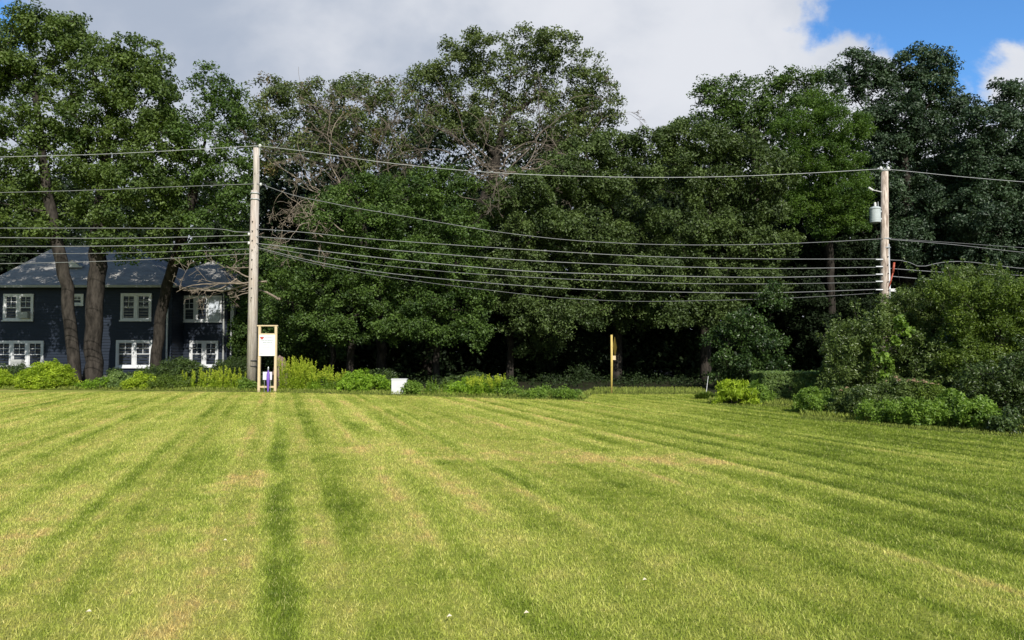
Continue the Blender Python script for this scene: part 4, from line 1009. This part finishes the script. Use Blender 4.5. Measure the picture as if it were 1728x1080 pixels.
c = at(1036, 604, Y); mb = MB(); mb.box(c.x-.06, c.x+.07, Y-.02, Y+.1, c.z-.08, c.z+.09); mb.build('bracket', M['pine'], t)
# thin pale stake and the brown boulder
b_ = Vector((gx(1190, 28.5), 28.5, 0)); mb = MB(); mb.tube([tuple(b_), (b_.x+.1, 28.5, .75)], [.014, .01], 6)
tag(mb.build('marker_stake', M['white'], origin=b_), 'thin pale leaning stake left of the straw coloured tuft', 'stake')
import bmesh
def boulder():
    Y = 34; bm = bmesh.new(); bmesh.ops.create_icosphere(bm, subdivisions=3, radius=.5)
    for v_ in bm.verts:
        n = v_.co.normalized(); k = 1+.14*math.sin(n.x*5+1)*math.cos(n.z*4)+.08*math.sin(n.y*9+n.z*6)
        v_.co = Vector((n.x*.36*k*(1-.45*max(0, n.z)), n.y*.35*k, n.z*.85*k+.66))
    me = bpy.data.meshes.new('boulder'); bm.to_mesh(me); bm.free(); me.materials.append(plain('brown_stone', (.23,.16,.13), .9, .35, 5, bump=.04, spec=.2))
    o = bpy.data.objects.new('boulder', me); C.objects.link(o); o.location = (gx(474, Y), Y, 0)
    tag(o, 'brown pointed boulder behind the tallest flower stalks', 'boulder')
boulder()
# clover litter: a few pale fallen leaves on the lawn
for i, (px, py, lb) in enumerate([(160,1039,'small pale fallen leaf at the lower left of the lawn'),(385,918,'curled pale fallen leaf left of the dark mower track'),(760,1047,'pale fallen leaf at the bottom middle of the lawn'),(888,1041,'pale fallen leaf at the bottom, right of the middle'),(1085,985,'small pale fallen leaf on the right half of the lawn')]):
    d = gd(py); x = gx(px, d); L = .017; mb = MB()
    mb.add([(x-L, d, .05), (x-.2*L, d-.01, .058), (x+L, d+.01, .052), (x-.1*L, d+.018, .064)], [(0, 1, 2, 3)])
    tag(mb.build('fallen_leaf', plain('dry_leaf', (.7,.62,.45), .7, .1, 5), origin=(x, d, .05)), lb, 'leaf', 'fallen leaves on the lawn')

# ------------------------------------------------------------- light and sky
EL, AZ = math.radians(37), math.radians(17)
sv = Vector((math.sin(AZ)*math.cos(EL), -math.cos(AZ)*math.cos(EL), math.sin(EL)))
sl = bpy.data.lights.new('sun', 'SUN'); sl.energy = 4.6; sl.angle = math.radians(.5); sl.color = (1, .955, .88)
so = bpy.data.objects.new('sun', sl); C.objects.link(so); so.rotation_euler = sv.to_track_quat('Z', 'Y').to_euler(); so.location = (0, 0, 40)
w = bpy.data.worlds.new('World'); S.world = w; w.use_nodes = True
t = NT(w.node_tree); t.n.clear()
out = t.new('ShaderNodeOutputWorld'); bg = t.new('ShaderNodeBackground'); t.l.new(bg.outputs[0], out.inputs[0])
sky = t.new('ShaderNodeTexSky', sky_type='NISHITA'); sky.sun_disc = False; sky.sun_elevation = EL; sky.sun_rotation = PI-AZ
sky.air_density = 1.0; sky.dust_density = .3; sky.ozone_density = 2.0
tc = t.new('ShaderNodeTexCoord').outputs['Generated']
sp = t.new('ShaderNodeSeparateXYZ'); t.l.new(tc, sp.inputs[0]); dx, dy, dz = sp.outputs
den = t.m('MAXIMUM', dy, .08); sx = t.m('DIVIDE', dx, den); sz = t.m('DIVIDE', dz, den)
pl = t.comb(sx, t.m('MULTIPLY', sz, 1.25), 0.0)
n1 = t.noise(pl, 5.0, 7, .6, dist=.2); n2 = t.noise(pl, 2.2, 5, .55); n3 = t.noise(pl, 16, 5, .6)
wob = t.m('ADD', t.m('MULTIPLY', t.m('SUBTRACT', n1, .5), .30), t.m('MULTIPLY', t.m('SUBTRACT', n3, .5), .06))
e1 = t.m('SUBTRACT', sx, .43)
e2 = t.m('SUBTRACT', sz, t.m('SUBTRACT', .44, t.m('MULTIPLY', t.m('SUBTRACT', sx, .41), .38)))
blue = t.m('ADD', t.m('MINIMUM', e1, e2), wob)
def disc(cx, cy, r):
    a_ = t.m('SUBTRACT', sx, cx); b2 = t.m('SUBTRACT', sz, cy)
    return t.m('SUBTRACT', r, t.m('SQRT', t.m('ADD', t.m('MULTIPLY', a_, a_), t.m('MULTIPLY', b2, b2))))
blue = t.m('MINIMUM', blue, t.m('SUBTRACT', t.m('MULTIPLY', t.m('ADD', disc(.71, .365, .05), wob), -1.0), 0.0))
blue = t.m('MAXIMUM', blue, t.m('ADD', disc(-.70, .455, .04), t.m('MULTIPLY', wob, .5)))
cloud = t.rng(blue, -.028, .022, 1, 0)
# open sky behind the camera, cloud bank only in front
front = t.rng(dy, .05, .3); high = t.rng(dz, .55, .75, 1, 0)
cloud = t.m('MULTIPLY', t.m('MULTIPLY', cloud, front), high)
shade = t.m('ADD', t.m('MULTIPLY', n2, .75), t.m('ADD', t.m('MULTIPLY', n1, .3), t.m('MULTIPLY', t.rng(t.m('ADD', sx, t.m('MULTIPLY', sz, .8)), -.1, .75), .17)))
cc = t.mix(t.rng(shade, .42, .74), (3.7,4.25,5.25,1), (6.7,6.9,7.4,1))
skc = t.mix(1.0, sky.outputs[0], t.mix(t.rng(dy, -.1, .35), (.72,.72,.66,1), (.78,1.3,1.75,1)), 'MULTIPLY')
t.put(bg.inputs[0], t.mix(cloud, skc, cc)); bg.inputs[1].default_value = .1
